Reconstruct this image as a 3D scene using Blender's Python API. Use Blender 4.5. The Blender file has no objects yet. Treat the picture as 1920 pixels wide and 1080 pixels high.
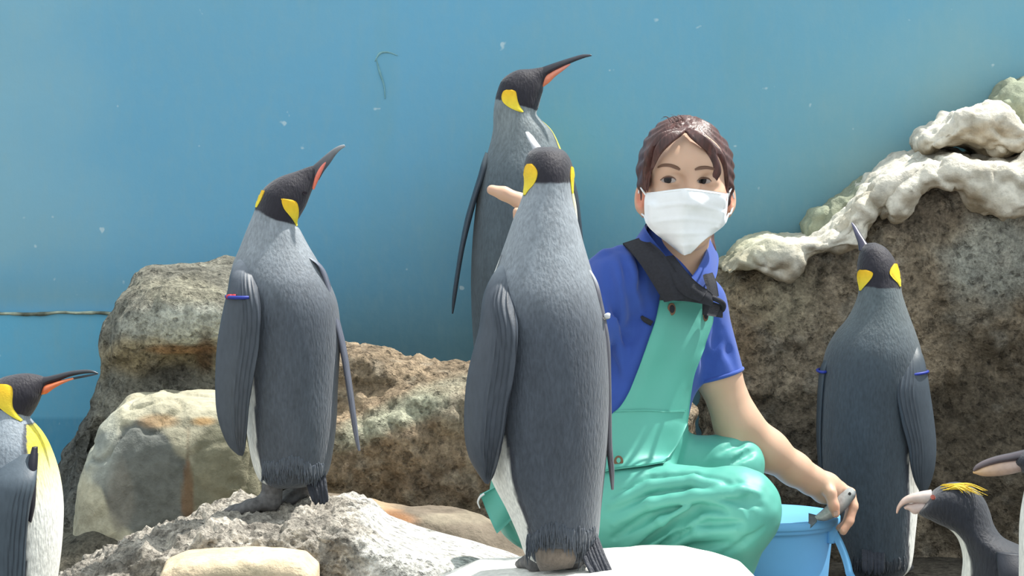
import bpy, math, random
import numpy as np
from mathutils import Vector
from mathutils.bvhtree import BVHTree
random.seed(4); np.random.seed(4)
scene = bpy.context.scene
COL = scene.collection

# ------------------------------------------------------------------ camera, sky, sun, exposure
F_PX, PITCH, HC = 6000.0, math.radians(4.0), 1.08
cam_d = bpy.data.cameras.new('camera'); cam = bpy.data.objects.new('camera', cam_d); COL.objects.link(cam)
cam.location = (0, 0, HC); cam.rotation_euler = (math.radians(90) - PITCH, 0, 0)
cam_d.sensor_width = 36; cam_d.lens = 36 * F_PX / 1920; cam_d.clip_end = 100
scene.camera = cam
world = bpy.data.worlds.new('sky'); scene.world = world; world.use_nodes = True
bg = world.node_tree.nodes['Background']
bg.inputs[0].default_value = (0.86, 0.95, 1.0, 1); bg.inputs[1].default_value = 1.22
sun_d = bpy.data.lights.new('sun', 'SUN'); sun = bpy.data.objects.new('sun', sun_d); COL.objects.link(sun)
SUN = Vector((0.44, 0.20, 0.875)).normalized()
sun.rotation_euler = SUN.to_track_quat('Z', 'Y').to_euler(); sun.location = SUN * 8
sun_d.energy = 6.8; sun_d.angle = math.radians(1.2); sun_d.color = (1.0, 0.965, 0.9)
vs = scene.view_settings
vs.view_transform = 'Standard'; vs.look = 'None'; vs.gamma = 1.0; vs.use_curve_mapping = False; vs.exposure = 0.0

# ------------------------------------------------------------------ helpers
CP, SP = math.cos(PITCH), math.sin(PITCH)
def at(px, py, Y):
    """point in the plane y=Y that lies on the sight line of pixel px,py (arrays allowed)"""
    a = (np.asarray(px, float) - 960) / F_PX; b = -(np.asarray(py, float) - 540) / F_PX
    dy = CP + b * SP; dz = -SP + b * CP
    t = Y / dy
    return np.stack(np.broadcast_arrays(a * t, Y + 0 * t, HC + dz * t), -1)
def to_px(P):
    d = np.asarray(P) - np.array([0, 0, HC])
    dep = d[..., 1] * CP - d[..., 2] * SP; up = d[..., 1] * SP + d[..., 2] * CP
    return 960 + F_PX * d[..., 0] / dep, 540 - F_PX * up / dep

def tag(o, label=None, cat=None, group=None, kind=None):
    if label: o['label'] = label
    if cat: o['category'] = cat
    if group: o['group'] = group
    if kind: o['kind'] = kind
    return o
def empty(name, loc):
    o = bpy.data.objects.new(name, None); COL.objects.link(o); o.location = tuple(float(v) for v in loc)
    o.empty_display_size = 0.1
    return o
def root_of(o):
    p = Vector((0, 0, 0))
    while o: p += o.location; o = o.parent
    return p
def mk(name, V, Fc, mat, parent=None, col=None, smooth=True, loc=None):
    V = np.asarray(V, float)
    org = np.array(root_of(parent)) if parent else (np.array(loc, float) if loc is not None else np.zeros(3))
    me = bpy.data.meshes.new(name)
    if isinstance(Fc, np.ndarray):
        n, k = Fc.shape
        me.vertices.add(len(V)); me.vertices.foreach_set('co', (V - org).astype(np.float32).ravel())
        me.loops.add(n * k); me.loops.foreach_set('vertex_index', Fc.astype(np.int32).ravel())
        me.polygons.add(n); me.polygons.foreach_set('loop_start', np.arange(0, n * k, k, dtype=np.int32))
        me.update(calc_edges=True)
    else:
        me.from_pydata((V - org).tolist(), [], [list(f) for f in Fc])
    if smooth: me.polygons.foreach_set('use_smooth', np.ones(len(me.polygons), bool))
    if col is not None:
        ca = me.color_attributes.new('Col', 'FLOAT_COLOR', 'POINT')
        c4 = np.ones((len(V), 4), np.float32); c4[:, :3] = col
        ca.data.foreach_set('color', c4.ravel())
    me.validate()
    me.materials.append(mat)
    o = bpy.data.objects.new(name, me); COL.objects.link(o)
    if parent: o.parent = parent
    elif loc is not None: o.location = tuple(float(v) for v in loc)
    return o

def cat_interp(P, n):
    """Catmull-Rom through rows of P, n samples; returns samples and parameter"""
    P = np.asarray(P, float); k = len(P)
    t = np.linspace(0, k - 1, n); i = np.clip(t.astype(int), 0, k - 2); u = (t - i)[:, None]
    p0 = P[np.maximum(i - 1, 0)]; p1 = P[i]; p2 = P[i + 1]; p3 = P[np.minimum(i + 2, k - 1)]
    return 0.5 * (2 * p1 + (p2 - p0) * u + (2 * p0 - 5 * p1 + 4 * p2 - p3) * u ** 2 + (3 * p1 - p0 - 3 * p2 + p3) * u ** 3), t

def rings_mesh(R):
    """R: N x M x 3 closed rings, capped with centre vertices"""
    N, M, _ = R.shape
    V = list(R.reshape(-1, 3)); c0 = R[0].mean(0); c1 = R[-1].mean(0)
    V = np.vstack([R.reshape(-1, 3), c0[None], c1[None]])
    i = np.arange(N - 1)[:, None] * M; j = np.arange(M)[None]; jn = (j + 1) % M
    Q = np.stack([i + j, i + jn, i + M + jn, i + M + j], -1).reshape(-1, 4)
    f = [tuple(q) for q in Q]
    f += [(N * M, (a + 1) % M, a) for a in range(M)]
    f += [(N * M + 1, (N - 1) * M + a, (N - 1) * M + (a + 1) % M) for a in range(M)]
    return V, f
def loft(st, Y0, n=60, m=32, ripple=None, rng=None):
    """stations (xl,yl,xr,yr,half_depth,dY,skew): elliptical rings between two outline points"""
    st = [tuple(s) + (0,) * (7 - len(s)) for s in st]
    S, t = cat_interp(st, n)
    L = at(S[:, 0], S[:, 1], Y0 + S[:, 5] - S[:, 6]); Rr = at(S[:, 2], S[:, 3], Y0 + S[:, 5] + S[:, 6])
    c = (L + Rr) / 2; A = (Rr - L) / 2
    th = np.linspace(0, 2 * np.pi, m, endpoint=False)
    ax = A / (np.linalg.norm(A, axis=1, keepdims=True) + 1e-9)
    B = np.zeros_like(A); B[:, 1] = 1; B -= ax * (B * ax).sum(1, keepdims=True)
    B /= np.linalg.norm(B, axis=1, keepdims=True); B *= np.abs(S[:, 4:5])
    R = c[:, None] + A[:, None] * np.cos(th)[None, :, None] + B[:, None] * np.sin(th)[None, :, None]
    if ripple is not None:
        R = ripple(R, t, th, A, B)
    V, f = rings_mesh(R)
    T = np.concatenate([np.repeat(t, m), [t[0], t[-1]]]); TH = np.concatenate([np.tile(th, n), [0, 0]])
    return V, f, T, TH

def tube(path, radii, n=24, m=10):
    P, t = cat_interp(np.asarray(path, float), n)
    r = np.interp(t, np.arange(len(radii)), radii)
    T = np.gradient(P, axis=0); T /= np.linalg.norm(T, axis=1, keepdims=True) + 1e-9
    up = np.array([0.13, 0.98, 0.11]) if abs(T[:, 1]).mean() < 0.8 else np.array([0., 0., 1.])
    A = np.cross(T, up); A /= np.linalg.norm(A, axis=1, keepdims=True) + 1e-9; B = np.cross(A, T)
    th = np.linspace(0, 2 * np.pi, m, endpoint=False)
    R = P[:, None] + r[:, None, None] * (A[:, None] * np.cos(th)[None, :, None] + B[:, None] * np.sin(th)[None, :, None])
    return rings_mesh(R)
def merge(parts):
    V, f, o = [], [], 0
    for v, q in parts:
        V.append(np.asarray(v)); f += [tuple(int(i) + o for i in x) for x in q]; o += len(v)
    return np.vstack(V), f
def sheet(G, th):
    """grid of points N x M x 3 -> sheet with thickness th"""
    N, M, _ = G.shape
    du = np.gradient(G, axis=0); dv = np.gradient(G, axis=1)
    nn = np.cross(du, dv); nn /= np.linalg.norm(nn, axis=2, keepdims=True) + 1e-12
    V = np.vstack([(G + nn * th / 2).reshape(-1, 3), (G - nn * th / 2).reshape(-1, 3)]); K = N * M
    f = []
    for i in range(N - 1):
        for j in range(M - 1):
            a, b, c, d = i * M + j, i * M + j + 1, (i + 1) * M + j + 1, (i + 1) * M + j
            f.append((a, d, c, b)); f.append((K + a, K + b, K + c, K + d))
    for i in range(N - 1):
        for j, s in ((0, 1), (M - 1, -1)):
            a, d = i * M + j, (i + 1) * M + j
            q = (a, K + a, K + d, d); f.append(q if s < 0 else q[::-1])
    for j in range(M - 1):
        for i, s in ((0, 1), (N - 1, -1)):
            a, b = i * M + j, i * M + j + 1
            q = (a, K + a, K + b, b); f.append(q if s > 0 else q[::-1])
    return V, f

def bvh_of(V, f): return BVHTree.FromPolygons([Vector(v) for v in np.asarray(V)], [tuple(int(i) for i in q) for q in f])
EYE = Vector((0, 0, HC))
def hit(bvh, px, py, Yg, off=0.0):
    q = Vector(at(px, py, Yg)); d = (q - EYE).normalized()
    p, nrm, i, dist = bvh.ray_cast(EYE, d)
    if p is None or abs(p.y - Yg) > 0.6:
        p, nrm, i, dist = bvh.find_nearest(q)
        if nrm.dot(d) > 0.2: nrm = -d
    if nrm.dot(d) > 0: nrm = -nrm
    return np.array(p + nrm * off)
def rows_patch(bvh, rows, Yg, off, th, nv=24, nu=12, relief=None):
    """rows (yl, xl, yr, xr): cloth patch laid on a surface"""
    S, t = cat_interp(rows, nv)
    G = np.zeros((nv, nu, 3))
    for i, s in enumerate(S):
        for j in range(nu):
            u = j / (nu - 1)
            e = off * (1 if relief is None else relief(i / (nv - 1), u))
            G[i, j] = hit(bvh, s[1] + (s[3] - s[1]) * u, s[0] + (s[2] - s[0]) * u, Yg, e)
    return sheet(G, th)
def ribbon(bvh, path, Yg, off, th, n=24, nu=5, soft=0):
    """path (px,py,half_width_px): strap laid on a surface"""
    S, t = cat_interp(path, n); d = np.gradient(S[:, :2], axis=0); d /= np.linalg.norm(d, axis=1, keepdims=True) + 1e-9
    G = np.zeros((n, nu, 3))
    for i in range(n):
        for j in range(nu):
            w = (j / (nu - 1) * 2 - 1) * S[i, 2]
            G[i, j] = hit(bvh, S[i, 0] - d[i, 1] * w, S[i, 1] + d[i, 0] * w, Yg, off)
    for _ in range(soft):
        y = G[..., 1]; a = y.copy(); a[1:-1] = (y[:-2] + y[2:] + y[1:-1]) / 3; b = a.copy(); b[:, 1:-1] = (a[:, :-2] + a[:, 2:] + a[:, 1:-1]) / 3
        G[..., 1] = np.minimum(b, y + 0.0015)
    return sheet(G, th)

# value noise
_T = np.random.rand(32, 32, 32).astype(np.float32)
def vnoise(P):
    i = np.floor(P).astype(int); f = P - i; f = f * f * (3 - 2 * f); i &= 31; j = (i + 1) & 31
    g = lambda a, b, c: _T[a, b, c]
    x0, y0, z0 = i.T; x1, y1, z1 = j.T; fx, fy, fz = f.T
    a = g(x0, y0, z0) * (1 - fx) + g(x1, y0, z0) * fx; b = g(x0, y1, z0) * (1 - fx) + g(x1, y1, z0) * fx
    c = g(x0, y0, z1) * (1 - fx) + g(x1, y0, z1) * fx; d = g(x0, y1, z1) * (1 - fx) + g(x1, y1, z1) * fx
    return ((a * (1 - fy) + b * fy) * (1 - fz) + (c * (1 - fy) + d * fy) * fz) * 2 - 1
def fbm(P, freq, oct=4, gain=0.5, seed=0):
    s = 0; a = 1.0; P = P * freq + seed * 7.31
    for k in range(oct): s = s + a * vnoise(P); P = P * 2.03 + 3.7; a *= gain
    return s

# ---------------- signed distance field modelling
class Field:
    def __init__(s, lo, hi, h):
        s.lo = np.array(lo, float); s.h = h
        s.n = np.ceil((np.array(hi) - s.lo) / h).astype(int) + 1
        s.F = np.full(tuple(s.n), 1.0, np.float32)
    def box(s, lo, hi):
        a = np.clip(np.floor((np.array(lo) - s.lo) / s.h).astype(int), 0, s.n); b = np.clip(np.ceil((np.array(hi) - s.lo) / s.h).astype(int) + 1, 0, s.n)
        return a, b
    def grid(s, a, b):
        ax = [(s.lo[k] + s.h * np.arange(a[k], b[k])).astype(np.float32) for k in range(3)]
        return ax[0][:, None, None], ax[1][None, :, None], ax[2][None, None, :]
    def _put(s, a, b, D, k, op):
        sl = tuple(slice(a[i], b[i]) for i in range(3)); E = s.F[sl]
        if op == 'sub':
            D = -D
            hh = np.clip(0.5 - 0.5 * (E - D) / k, 0, 1) if k > 0 else None
            s.F[sl] = np.maximum(E, D) if k <= 0 else E * (1 - hh) + D * hh + k * hh * (1 - hh)
        else:
            if k <= 0: s.F[sl] = np.minimum(E, D); return
            hh = np.clip(0.5 + 0.5 * (E - D) / k, 0, 1)
            s.F[sl] = E * (1 - hh) + D * hh - k * hh * (1 - hh)
    def cone(s, a, b, ra, rb, k=0.02, flat=None, cap=False, op='add'):
        a = np.array(a, float); b = np.array(b, float); m = max(ra, rb) * (1.0 if not flat else max(1, 1 / flat[1])) + k + 3 * s.h
        i0, i1 = s.box(np.minimum(a, b) - m, np.maximum(a, b) + m)
        if (i1 <= i0).any(): return
        X, Y, Z = s.grid(i0, i1); d = b - a; L2 = max(d @ d, 1e-12)
        t = np.clip(((X - a[0]) * d[0] + (Y - a[1]) * d[1] + (Z - a[2]) * d[2]) / L2, 0, 1)
        qx, qy, qz = X - a[0] - t * d[0], Y - a[1] - t * d[1], Z - a[2] - t * d[2]
        if flat:
            ax = np.array(flat[0], float); ax /= np.linalg.norm(ax); e = (qx * ax[0] + qy * ax[1] + qz * ax[2]) * (flat[1] - 1)
            qx, qy, qz = qx + ax[0] * e, qy + ax[1] * e, qz + ax[2] * e
        D = np.sqrt(qx * qx + qy * qy + qz * qz) - (ra + (rb - ra) * t)
        if cap:
            u = d / math.sqrt(L2); D = np.maximum(D, (X - b[0]) * u[0] + (Y - b[1]) * u[1] + (Z - b[2]) * u[2])
        s._put(i0, i1, D, k, op)
    def chain(s, pts, rad, k=0.01, op='add', flat=None):
        for i in range(len(pts) - 1): s.cone(pts[i], pts[i + 1], rad[i], rad[i + 1], k, op=op, flat=flat)
    def ell(s, c, r, k=0.02, yaw=0, roll=0, op='add'):
        c = np.array(c, float); m = max(r) + k + 3 * s.h
        i0, i1 = s.box(c - m, c + m)
        if (i1 <= i0).any(): return
        X, Y, Z = s.grid(i0, i1); X = X - c[0]; Y = Y - c[1]; Z = Z - c[2]
        cy, sy = math.cos(yaw), math.sin(yaw); x = X * cy + Y * sy; y = -X * sy + Y * cy
        cr, sr = math.cos(roll), math.sin(roll); x, z = x * cr + Z * sr, -x * sr + Z * cr
        k0 = np.sqrt((x / r[0]) ** 2 + (y / r[1]) ** 2 + (z / r[2]) ** 2)
        k1 = np.sqrt((x / r[0] ** 2) ** 2 + (y / r[1] ** 2) ** 2 + (z / r[2] ** 2) ** 2) + 1e-6
        s._put(i0, i1, k0 * (k0 - 1) / k1, k, op)
    def poly(s, pts, Y, half, r=0.05, k=0.03, Y0=None, op='add', lean=0.0):
        """outline (px) standing at depth Y, extruded +-half, rounded by r"""
        Q = at([p[0] for p in pts], [p[1] for p in pts], Y)[:, [0, 2]]
        lo = np.array([Q[:, 0].min(), Y - half, Q[:, 1].min()]) - k - 2 * s.h; hi = np.array([Q[:, 0].max(), Y + half, Q[:, 1].max()]) + k + 2 * s.h
        i0, i1 = s.box(lo, hi); X, Yg, Z = s.grid(i0, i1)
        x = X[:, :, 0][:, 0][:, None]; z = Z[0, 0][None, :]
        d2 = np.full((x.shape[0], z.shape[1]), 1e9); ins = np.zeros(d2.shape, bool)
        for i in range(len(Q)):
            a = Q[i]; b = Q[(i + 1) % len(Q)]; e = b - a
            t = np.clip(((x - a[0]) * e[0] + (z - a[1]) * e[1]) / (e @ e + 1e-12), 0, 1)
            d2 = np.minimum(d2, (x - a[0] - t * e[0]) ** 2 + (z - a[1] - t * e[1]) ** 2)
            c = ((a[1] > z) != (b[1] > z)); xi = a[0] + (z - a[1]) / (e[1] if abs(e[1]) > 1e-9 else 1e-9) * e[0]
            ins ^= c & (x < xi)
        d = np.sqrt(d2); d[ins] *= -1
        a1 = (d + r)[:, None, :]; b1 = np.abs(Yg + lean * (Z - Q[:, 1].min()) * -1 - Y) - half + r
        D = np.sqrt(np.maximum(a1, 0) ** 2 + np.maximum(b1, 0) ** 2) + np.minimum(np.maximum(a1, b1), 0) - r
        s._put(i0, i1, D.astype(np.float32), k, op)
    def mesh(s):
        F = s.F; F = np.pad(F, 1, constant_values=1.0); lo = s.lo - s.h; I = F < 0
        c = [I[i:I.shape[0] - 1 + i, j:I.shape[1] - 1 + j, k:I.shape[2] - 1 + k] for i in (0, 1) for j in (0, 1) for k in (0, 1)]
        an = c[0].copy(); al = c[0].copy()
        for q in c[1:]: an |= q; al &= q
        act = an & ~al; ijk = np.argwhere(act); n = len(ijk)
        idx = np.full(act.shape, -1, np.int32); idx[act] = np.arange(n)
        corn = [(i, j, k) for i in (0, 1) for j in (0, 1) for k in (0, 1)]
        val = np.stack([F[ijk[:, 0] + i, ijk[:, 1] + j, ijk[:, 2] + k] for i, j, k in corn], 1)
        acc = np.zeros((n, 3)); cnt = np.zeros(n)
        for a in range(8):
            for b in range(a + 1, 8):
                ca, cb = np.array(corn[a]), np.array(corn[b])
                if np.abs(ca - cb).sum() != 1: continue
                m = (val[:, a] < 0) != (val[:, b] < 0)
                t = val[m, a] / (val[m, a] - val[m, b]); acc[m] += ca + t[:, None] * (cb - ca); cnt[m] += 1
        V = lo + s.h * (ijk + acc / cnt[:, None])
        quads = []
        for ax in range(3):
            o1, o2 = [(1, 2), (2, 0), (0, 1)][ax]
            sl0 = [slice(1, -1)] * 3; sl1 = [slice(1, -1)] * 3; sl0[ax] = slice(0, -1); sl1[ax] = slice(1, None)
            A = I[tuple(sl0)]; B = I[tuple(sl1)]; w = np.argwhere(A != B); st = A[tuple(w.T)]
            off = np.ones(3, int); off[ax] = 0; w = w + off
            def g(d1, d2):
                q = w.copy(); q[:, o1] += d1; q[:, o2] += d2; return idx[tuple(q.T)]
            Q = np.stack([g(-1, -1), g(0, -1), g(0, 0), g(-1, 0)], 1); Q[~st] = Q[~st][:, ::-1]; quads.append(Q)
        Q = np.vstack(quads); Q = Q[(Q >= 0).all(1)]
        return V, Q
def vnormals(V, Q):
    n = np.cross(V[Q[:, 2]] - V[Q[:, 0]], V[Q[:, 3]] - V[Q[:, 1]]); N = np.zeros_like(V)
    for k in range(4):
        for a in range(3): N[:, a] += np.bincount(Q[:, k], n[:, a], len(V))
    return N / (np.linalg.norm(N, axis=1, keepdims=True) + 1e-12)
def smooth(V, Q, it=2):
    for _ in range(it):
        S = np.zeros_like(V); c = np.zeros(len(V))
        for k in range(4):
            a, b = Q[:, k], Q[:, (k + 1) % 4]
            for d in range(3): S[:, d] += np.bincount(a, V[b, d], len(V))
            c += np.bincount(a, minlength=len(V))
        V = V * 0.4 + 0.6 * S / np.maximum(c, 1)[:, None]
    return V

# ------------------------------------------------------------------ materials
def new_mat(name):
    m = bpy.data.materials.new(name); m.use_nodes = True; nt = m.node_tree
    return m, nt, nt.nodes['Principled BSDF']
def N(nt, t, **kw):
    n = nt.nodes.new(t)
    for k, v in kw.items():
        if k in n.inputs: n.inputs[k].default_value = v
        else: setattr(n, k, v)
    return n
def mat(name, color=None, rough=0.6, attr=False, var=0.15, vscale=8, bump=0.0, bscale=60, stretch=(1, 1, 1), bdist=0.002, spec=0.4, sss=0.0, detail=4, metal=0.0, sheen=0.0, fine=None, trans=0.0):
    m, nt, p = new_mat(name); L = nt.links.new
    tc = N(nt, 'ShaderNodeTexCoord'); mp = N(nt, 'ShaderNodeMapping'); mp.inputs['Scale'].default_value = stretch
    L(tc.outputs['Object'], mp.inputs[0])
    nz = N(nt, 'ShaderNodeTexNoise', Scale=vscale, Detail=detail); L(mp.outputs[0], nz.inputs['Vector'])
    mr = N(nt, 'ShaderNodeMapRange'); L(nz.outputs[0], mr.inputs[0]); mr.inputs[1].default_value = 0.3; mr.inputs[2].default_value = 0.7
    mr.inputs[3].default_value = 1 - var; mr.inputs[4].default_value = 1 + var
    mx = N(nt, 'ShaderNodeVectorMath', operation='MULTIPLY')
    if attr:
        a = N(nt, 'ShaderNodeAttribute', attribute_name='Col'); L(a.outputs['Color'], mx.inputs[0])
    else: mx.inputs[0].default_value = color[:3]
    L(mr.outputs[0], mx.inputs[1]); L(mx.outputs[0], p.inputs['Base Color'])
    p.inputs['Roughness'].default_value = rough; p.inputs['Specular IOR Level'].default_value = spec; p.inputs['Metallic'].default_value = metal
    if sheen: p.inputs['Sheen Weight'].default_value = sheen
    if sss:
        p.inputs['Subsurface Weight'].default_value = sss; p.inputs['Subsurface Radius'].default_value = (1.0, 0.35, 0.2); p.inputs['Subsurface Scale'].default_value = 0.012
    if bump:
        n2 = N(nt, 'ShaderNodeTexNoise', Scale=bscale, Detail=5); L(mp.outputs[0], n2.inputs['Vector'])
        b = N(nt, 'ShaderNodeBump', Strength=bump, Distance=bdist); L(n2.outputs[0], b.inputs['Height']); L(b.outputs[0], p.inputs['Normal'])
    return m
M = {}
M['plumage'] = mat('plumage', attr=True, rough=0.6, var=0.2, vscale=230, bump=0.7, bscale=230, stretch=(1, 1, 0.3), bdist=0.003, spec=0.3, detail=3, sheen=0.22)
M['flipper'] = mat('flipper_skin', attr=True, rough=0.5, var=0.1, vscale=120, bump=0.3, bscale=300, stretch=(1, 1, 0.4), bdist=0.001)
M['patch'] = mat('ear_patch_feathers', attr=True, rough=0.6, var=0.06, vscale=100, bump=0.3, bscale=300)
M['horn'] = mat('beak_horn', attr=True, rough=0.28, var=0.1, vscale=90, spec=0.6)
M['foot'] = mat('foot_skin', (0.12, 0.115, 0.115), rough=0.6, var=0.3, vscale=120, bump=0.6, bscale=200)
def rock_mat(name, var, vs, bump, bdist, pits):
    m, nt, p = new_mat(name); L = nt.links.new
    tc = N(nt, 'ShaderNodeTexCoord').outputs['Object']
    def noise(sc, det, rg=0.6):
        n = N(nt, 'ShaderNodeTexNoise', Scale=sc, Detail=det, Roughness=rg); L(tc, n.inputs['Vector']); return n.outputs[0]
    def mr(x, a, b, c, d):
        n = N(nt, 'ShaderNodeMapRange'); L(x, n.inputs[0])
        for i, v in enumerate((a, b, c, d)): n.inputs[i + 1].default_value = v
        return n.outputs[0]
    def mul(a, b):
        n = N(nt, 'ShaderNodeVectorMath', operation='MULTIPLY'); L(a, n.inputs[0]); L(b, n.inputs[1]); return n.outputs[0]
    def add(a, b, k):
        n = N(nt, 'ShaderNodeMath', operation='MULTIPLY_ADD'); L(b, n.inputs[0]); n.inputs[1].default_value = k; L(a, n.inputs[2]); return n.outputs[0]
    c = N(nt, 'ShaderNodeAttribute', attribute_name='Col').outputs['Color']
    n1 = noise(vs, 8); n2 = noise(vs * 4, 5, 0.7); n3 = noise(vs * 1.7, 4)
    c = mul(c, mr(n1, 0.32, 0.68, 1 - var, 1 + var)); c = mul(c, mr(n2, 0.35, 0.65, 1 - var * 0.8, 1 + var * 0.8)); c = mul(c, mr(n3, 0.34, 0.44, 1 - pits, 1))
    L(c, p.inputs['Base Color']); p.inputs['Roughness'].default_value = 0.85; p.inputs['Specular IOR Level'].default_value = 0.25
    vo = N(nt, 'ShaderNodeTexVoronoi', Scale=vs * 2.2); L(tc, vo.inputs['Vector'])
    h = add(n1, n2, 0.5); h = add(h, vo.outputs['Distance'], 0.35); h = add(h, mr(n3, 0.34, 0.44, 0, 1), pits)
    b = N(nt, 'ShaderNodeBump', Strength=bump, Distance=bdist); L(h, b.inputs['Height']); L(b.outputs[0], p.inputs['Normal'])
    return m
M['rock'] = rock_mat('rock', 0.36, 30, 1.0, 0.016, 0.45)
M['smooth_rock'] = rock_mat('smooth_rock', 0.14, 14, 0.6, 0.010, 0.15)
M['skin'] = mat('skin', attr=True, rough=0.5, var=0.03, vscale=30, sss=0.25, spec=0.4)
M['shirt'] = mat('blue_jersey', (0.032, 0.082, 0.36), rough=0.85, var=0.07, vscale=20, bump=0.15, bscale=600, sheen=0.2)
M['overall'] = mat('green_rubber_cloth', (0.10, 0.40, 0.325), rough=0.5, var=0.05, vscale=12, bump=0.12, bscale=70, spec=0.45)
M['strap'] = mat('black_webbing', (0.018, 0.019, 0.026), rough=0.75, var=0.2, vscale=200, bump=0.3, bscale=400)
M['mask'] = mat('white_mask_cloth', (0.90, 0.92, 0.93), rough=0.9, var=0.02, vscale=60, bump=0.1, bscale=500)
M['hair'] = mat('dark_brown_hair', (0.075, 0.028, 0.024), rough=0.42, var=0.5, vscale=160, stretch=(1, 1, 0.12), bump=0.6, bscale=170, bdist=0.003, spec=0.6)
M['brow'] = mat('eyebrow_hair', (0.16, 0.085, 0.055), rough=0.7)
M['eye'] = mat('eye', attr=True, rough=0.35, var=0.0, spec=0.25)
M['bucket'] = mat('blue_plastic', (0.17, 0.47, 0.82), rough=0.4, var=0.04, vscale=8, sss=0.0)
M['fish'] = mat('fish_skin', attr=True, rough=0.25, var=0.15, vscale=150, spec=0.7)
M['metal'] = mat('steel', (0.5, 0.48, 0.45), rough=0.3, metal=0.9)
M['copper'] = mat('rusty_brass', (0.18, 0.10, 0.06), rough=0.5, metal=0.4)
M['red'] = mat('red_plastic', (0.5, 0.03, 0.04), rough=0.5)
M['navy'] = mat('blue_band_plastic', (0.02, 0.04, 0.30), rough=0.5)
M['whitep'] = mat('white_plastic', (0.8, 0.8, 0.8), rough=0.4)
M['crest'] = mat('yellow_crest', (0.75, 0.52, 0.04), rough=0.6)
M['boot'] = mat('rubber_boot', (0.7, 0.72, 0.72), rough=0.4)

def wall_mat(name, base, dark):
    m, nt, p = new_mat(name); L = nt.links.new
    tc = N(nt, 'ShaderNodeTexCoord')
    def noise(scale, det, st=(1, 1, 1), rough=0.5):
        mp = N(nt, 'ShaderNodeMapping'); mp.inputs['Scale'].default_value = st; L(tc.outputs['Object'], mp.inputs[0])
        n = N(nt, 'ShaderNodeTexNoise', Scale=scale, Detail=det, Roughness=rough); L(mp.outputs[0], n.inputs['Vector']); return n.outputs[0]
    def mr(x, a, b, c, d):
        n = N(nt, 'ShaderNodeMapRange'); L(x, n.inputs[0])
        for i, v in enumerate((a, b, c, d)): n.inputs[i + 1].default_value = v
        return n.outputs[0]
    def mix(f, a, b):
        n = N(nt, 'ShaderNodeMix', data_type='RGBA'); L(f, n.inputs[0])
        for s, v in ((6, a), (7, b)):
            if isinstance(v, tuple): n.inputs[s].default_value = v + (1,)
            else: L(v, n.inputs[s])
        return n.outputs[2]
    att = N(nt, 'ShaderNodeAttribute', attribute_name='Col')
    c = att.outputs['Color']
    c = mix(mr(noise(1.6, 5), 0.45, 0.75, 0, 0.35), c, (0.24, 0.42, 0.46))
    c = mix(mr(noise(3.5, 6, (2.5, 1, 0.5)), 0.55, 0.8, 0, 0.35), c, (0.17, 0.37, 0.42))
    c = mix(mr(noise(30, 5, (1.6, 1, 0.6), 0.7), 0.45, 0.8, 0, 0.16), c, (0.33, 0.45, 0.42))
    c = mix(mr(noise(26, 2), 0.74, 0.78, 0, 0.5), c, (0.7, 0.8, 0.8))
    L(c, p.inputs['Base Color']); p.inputs['Roughness'].default_value = 0.6; p.inputs['Specular IOR Level'].default_value = 0.3
    b = N(nt, 'ShaderNodeBump', Strength=0.25, Distance=0.003); L(noise(45, 6), b.inputs['Height']); L(b.outputs[0], p.inputs['Normal'])
    return m
M['wall'] = wall_mat('painted_wall', (0.10, 0.35, 0.55), None)

# ------------------------------------------------------------------ setting: wall, floor
def grid_slab(name, pxs, zs, Yf, Yb, colf, m, parent=None, wob=0.0):
    nx, nz = len(pxs), len(zs)
    X, Z = np.meshgrid(pxs, zs, indexing='ij')
    Pf = np.stack([X, np.full_like(X, Yf), Z], -1).reshape(-1, 3)
    Pf[:, 1] += wob * fbm(Pf, 1.5, 3, seed=3)
    Pb = np.stack([X, np.full_like(X, Yb), Z], -1).reshape(-1, 3); K = nx * nz
    f = []
    for i in range(nx - 1):
        for j in range(nz - 1):
            a, b, c, d = i * nz + j, (i + 1) * nz + j, (i + 1) * nz + j + 1, i * nz + j + 1
            f.append((a, b, c, d)); f.append((K + a, K + d, K + c, K + b))
    for i in range(nx - 1):
        for j in (0, nz - 1):
            a, b = i * nz + j, (i + 1) * nz + j; q = (a, K + a, K + b, b); f.append(q if j == 0 else q[::-1])
    for j in range(nz - 1):
        for i in (0, nx - 1):
            a, b = i * nz + j, i * nz + j + 1; q = (a, K + a, K + b, b); f.append(q[::-1] if i == 0 else q)
    V = np.vstack([Pf, Pb])
    return mk(name, V, f, m, parent, col=colf(V), smooth=False)
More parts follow.
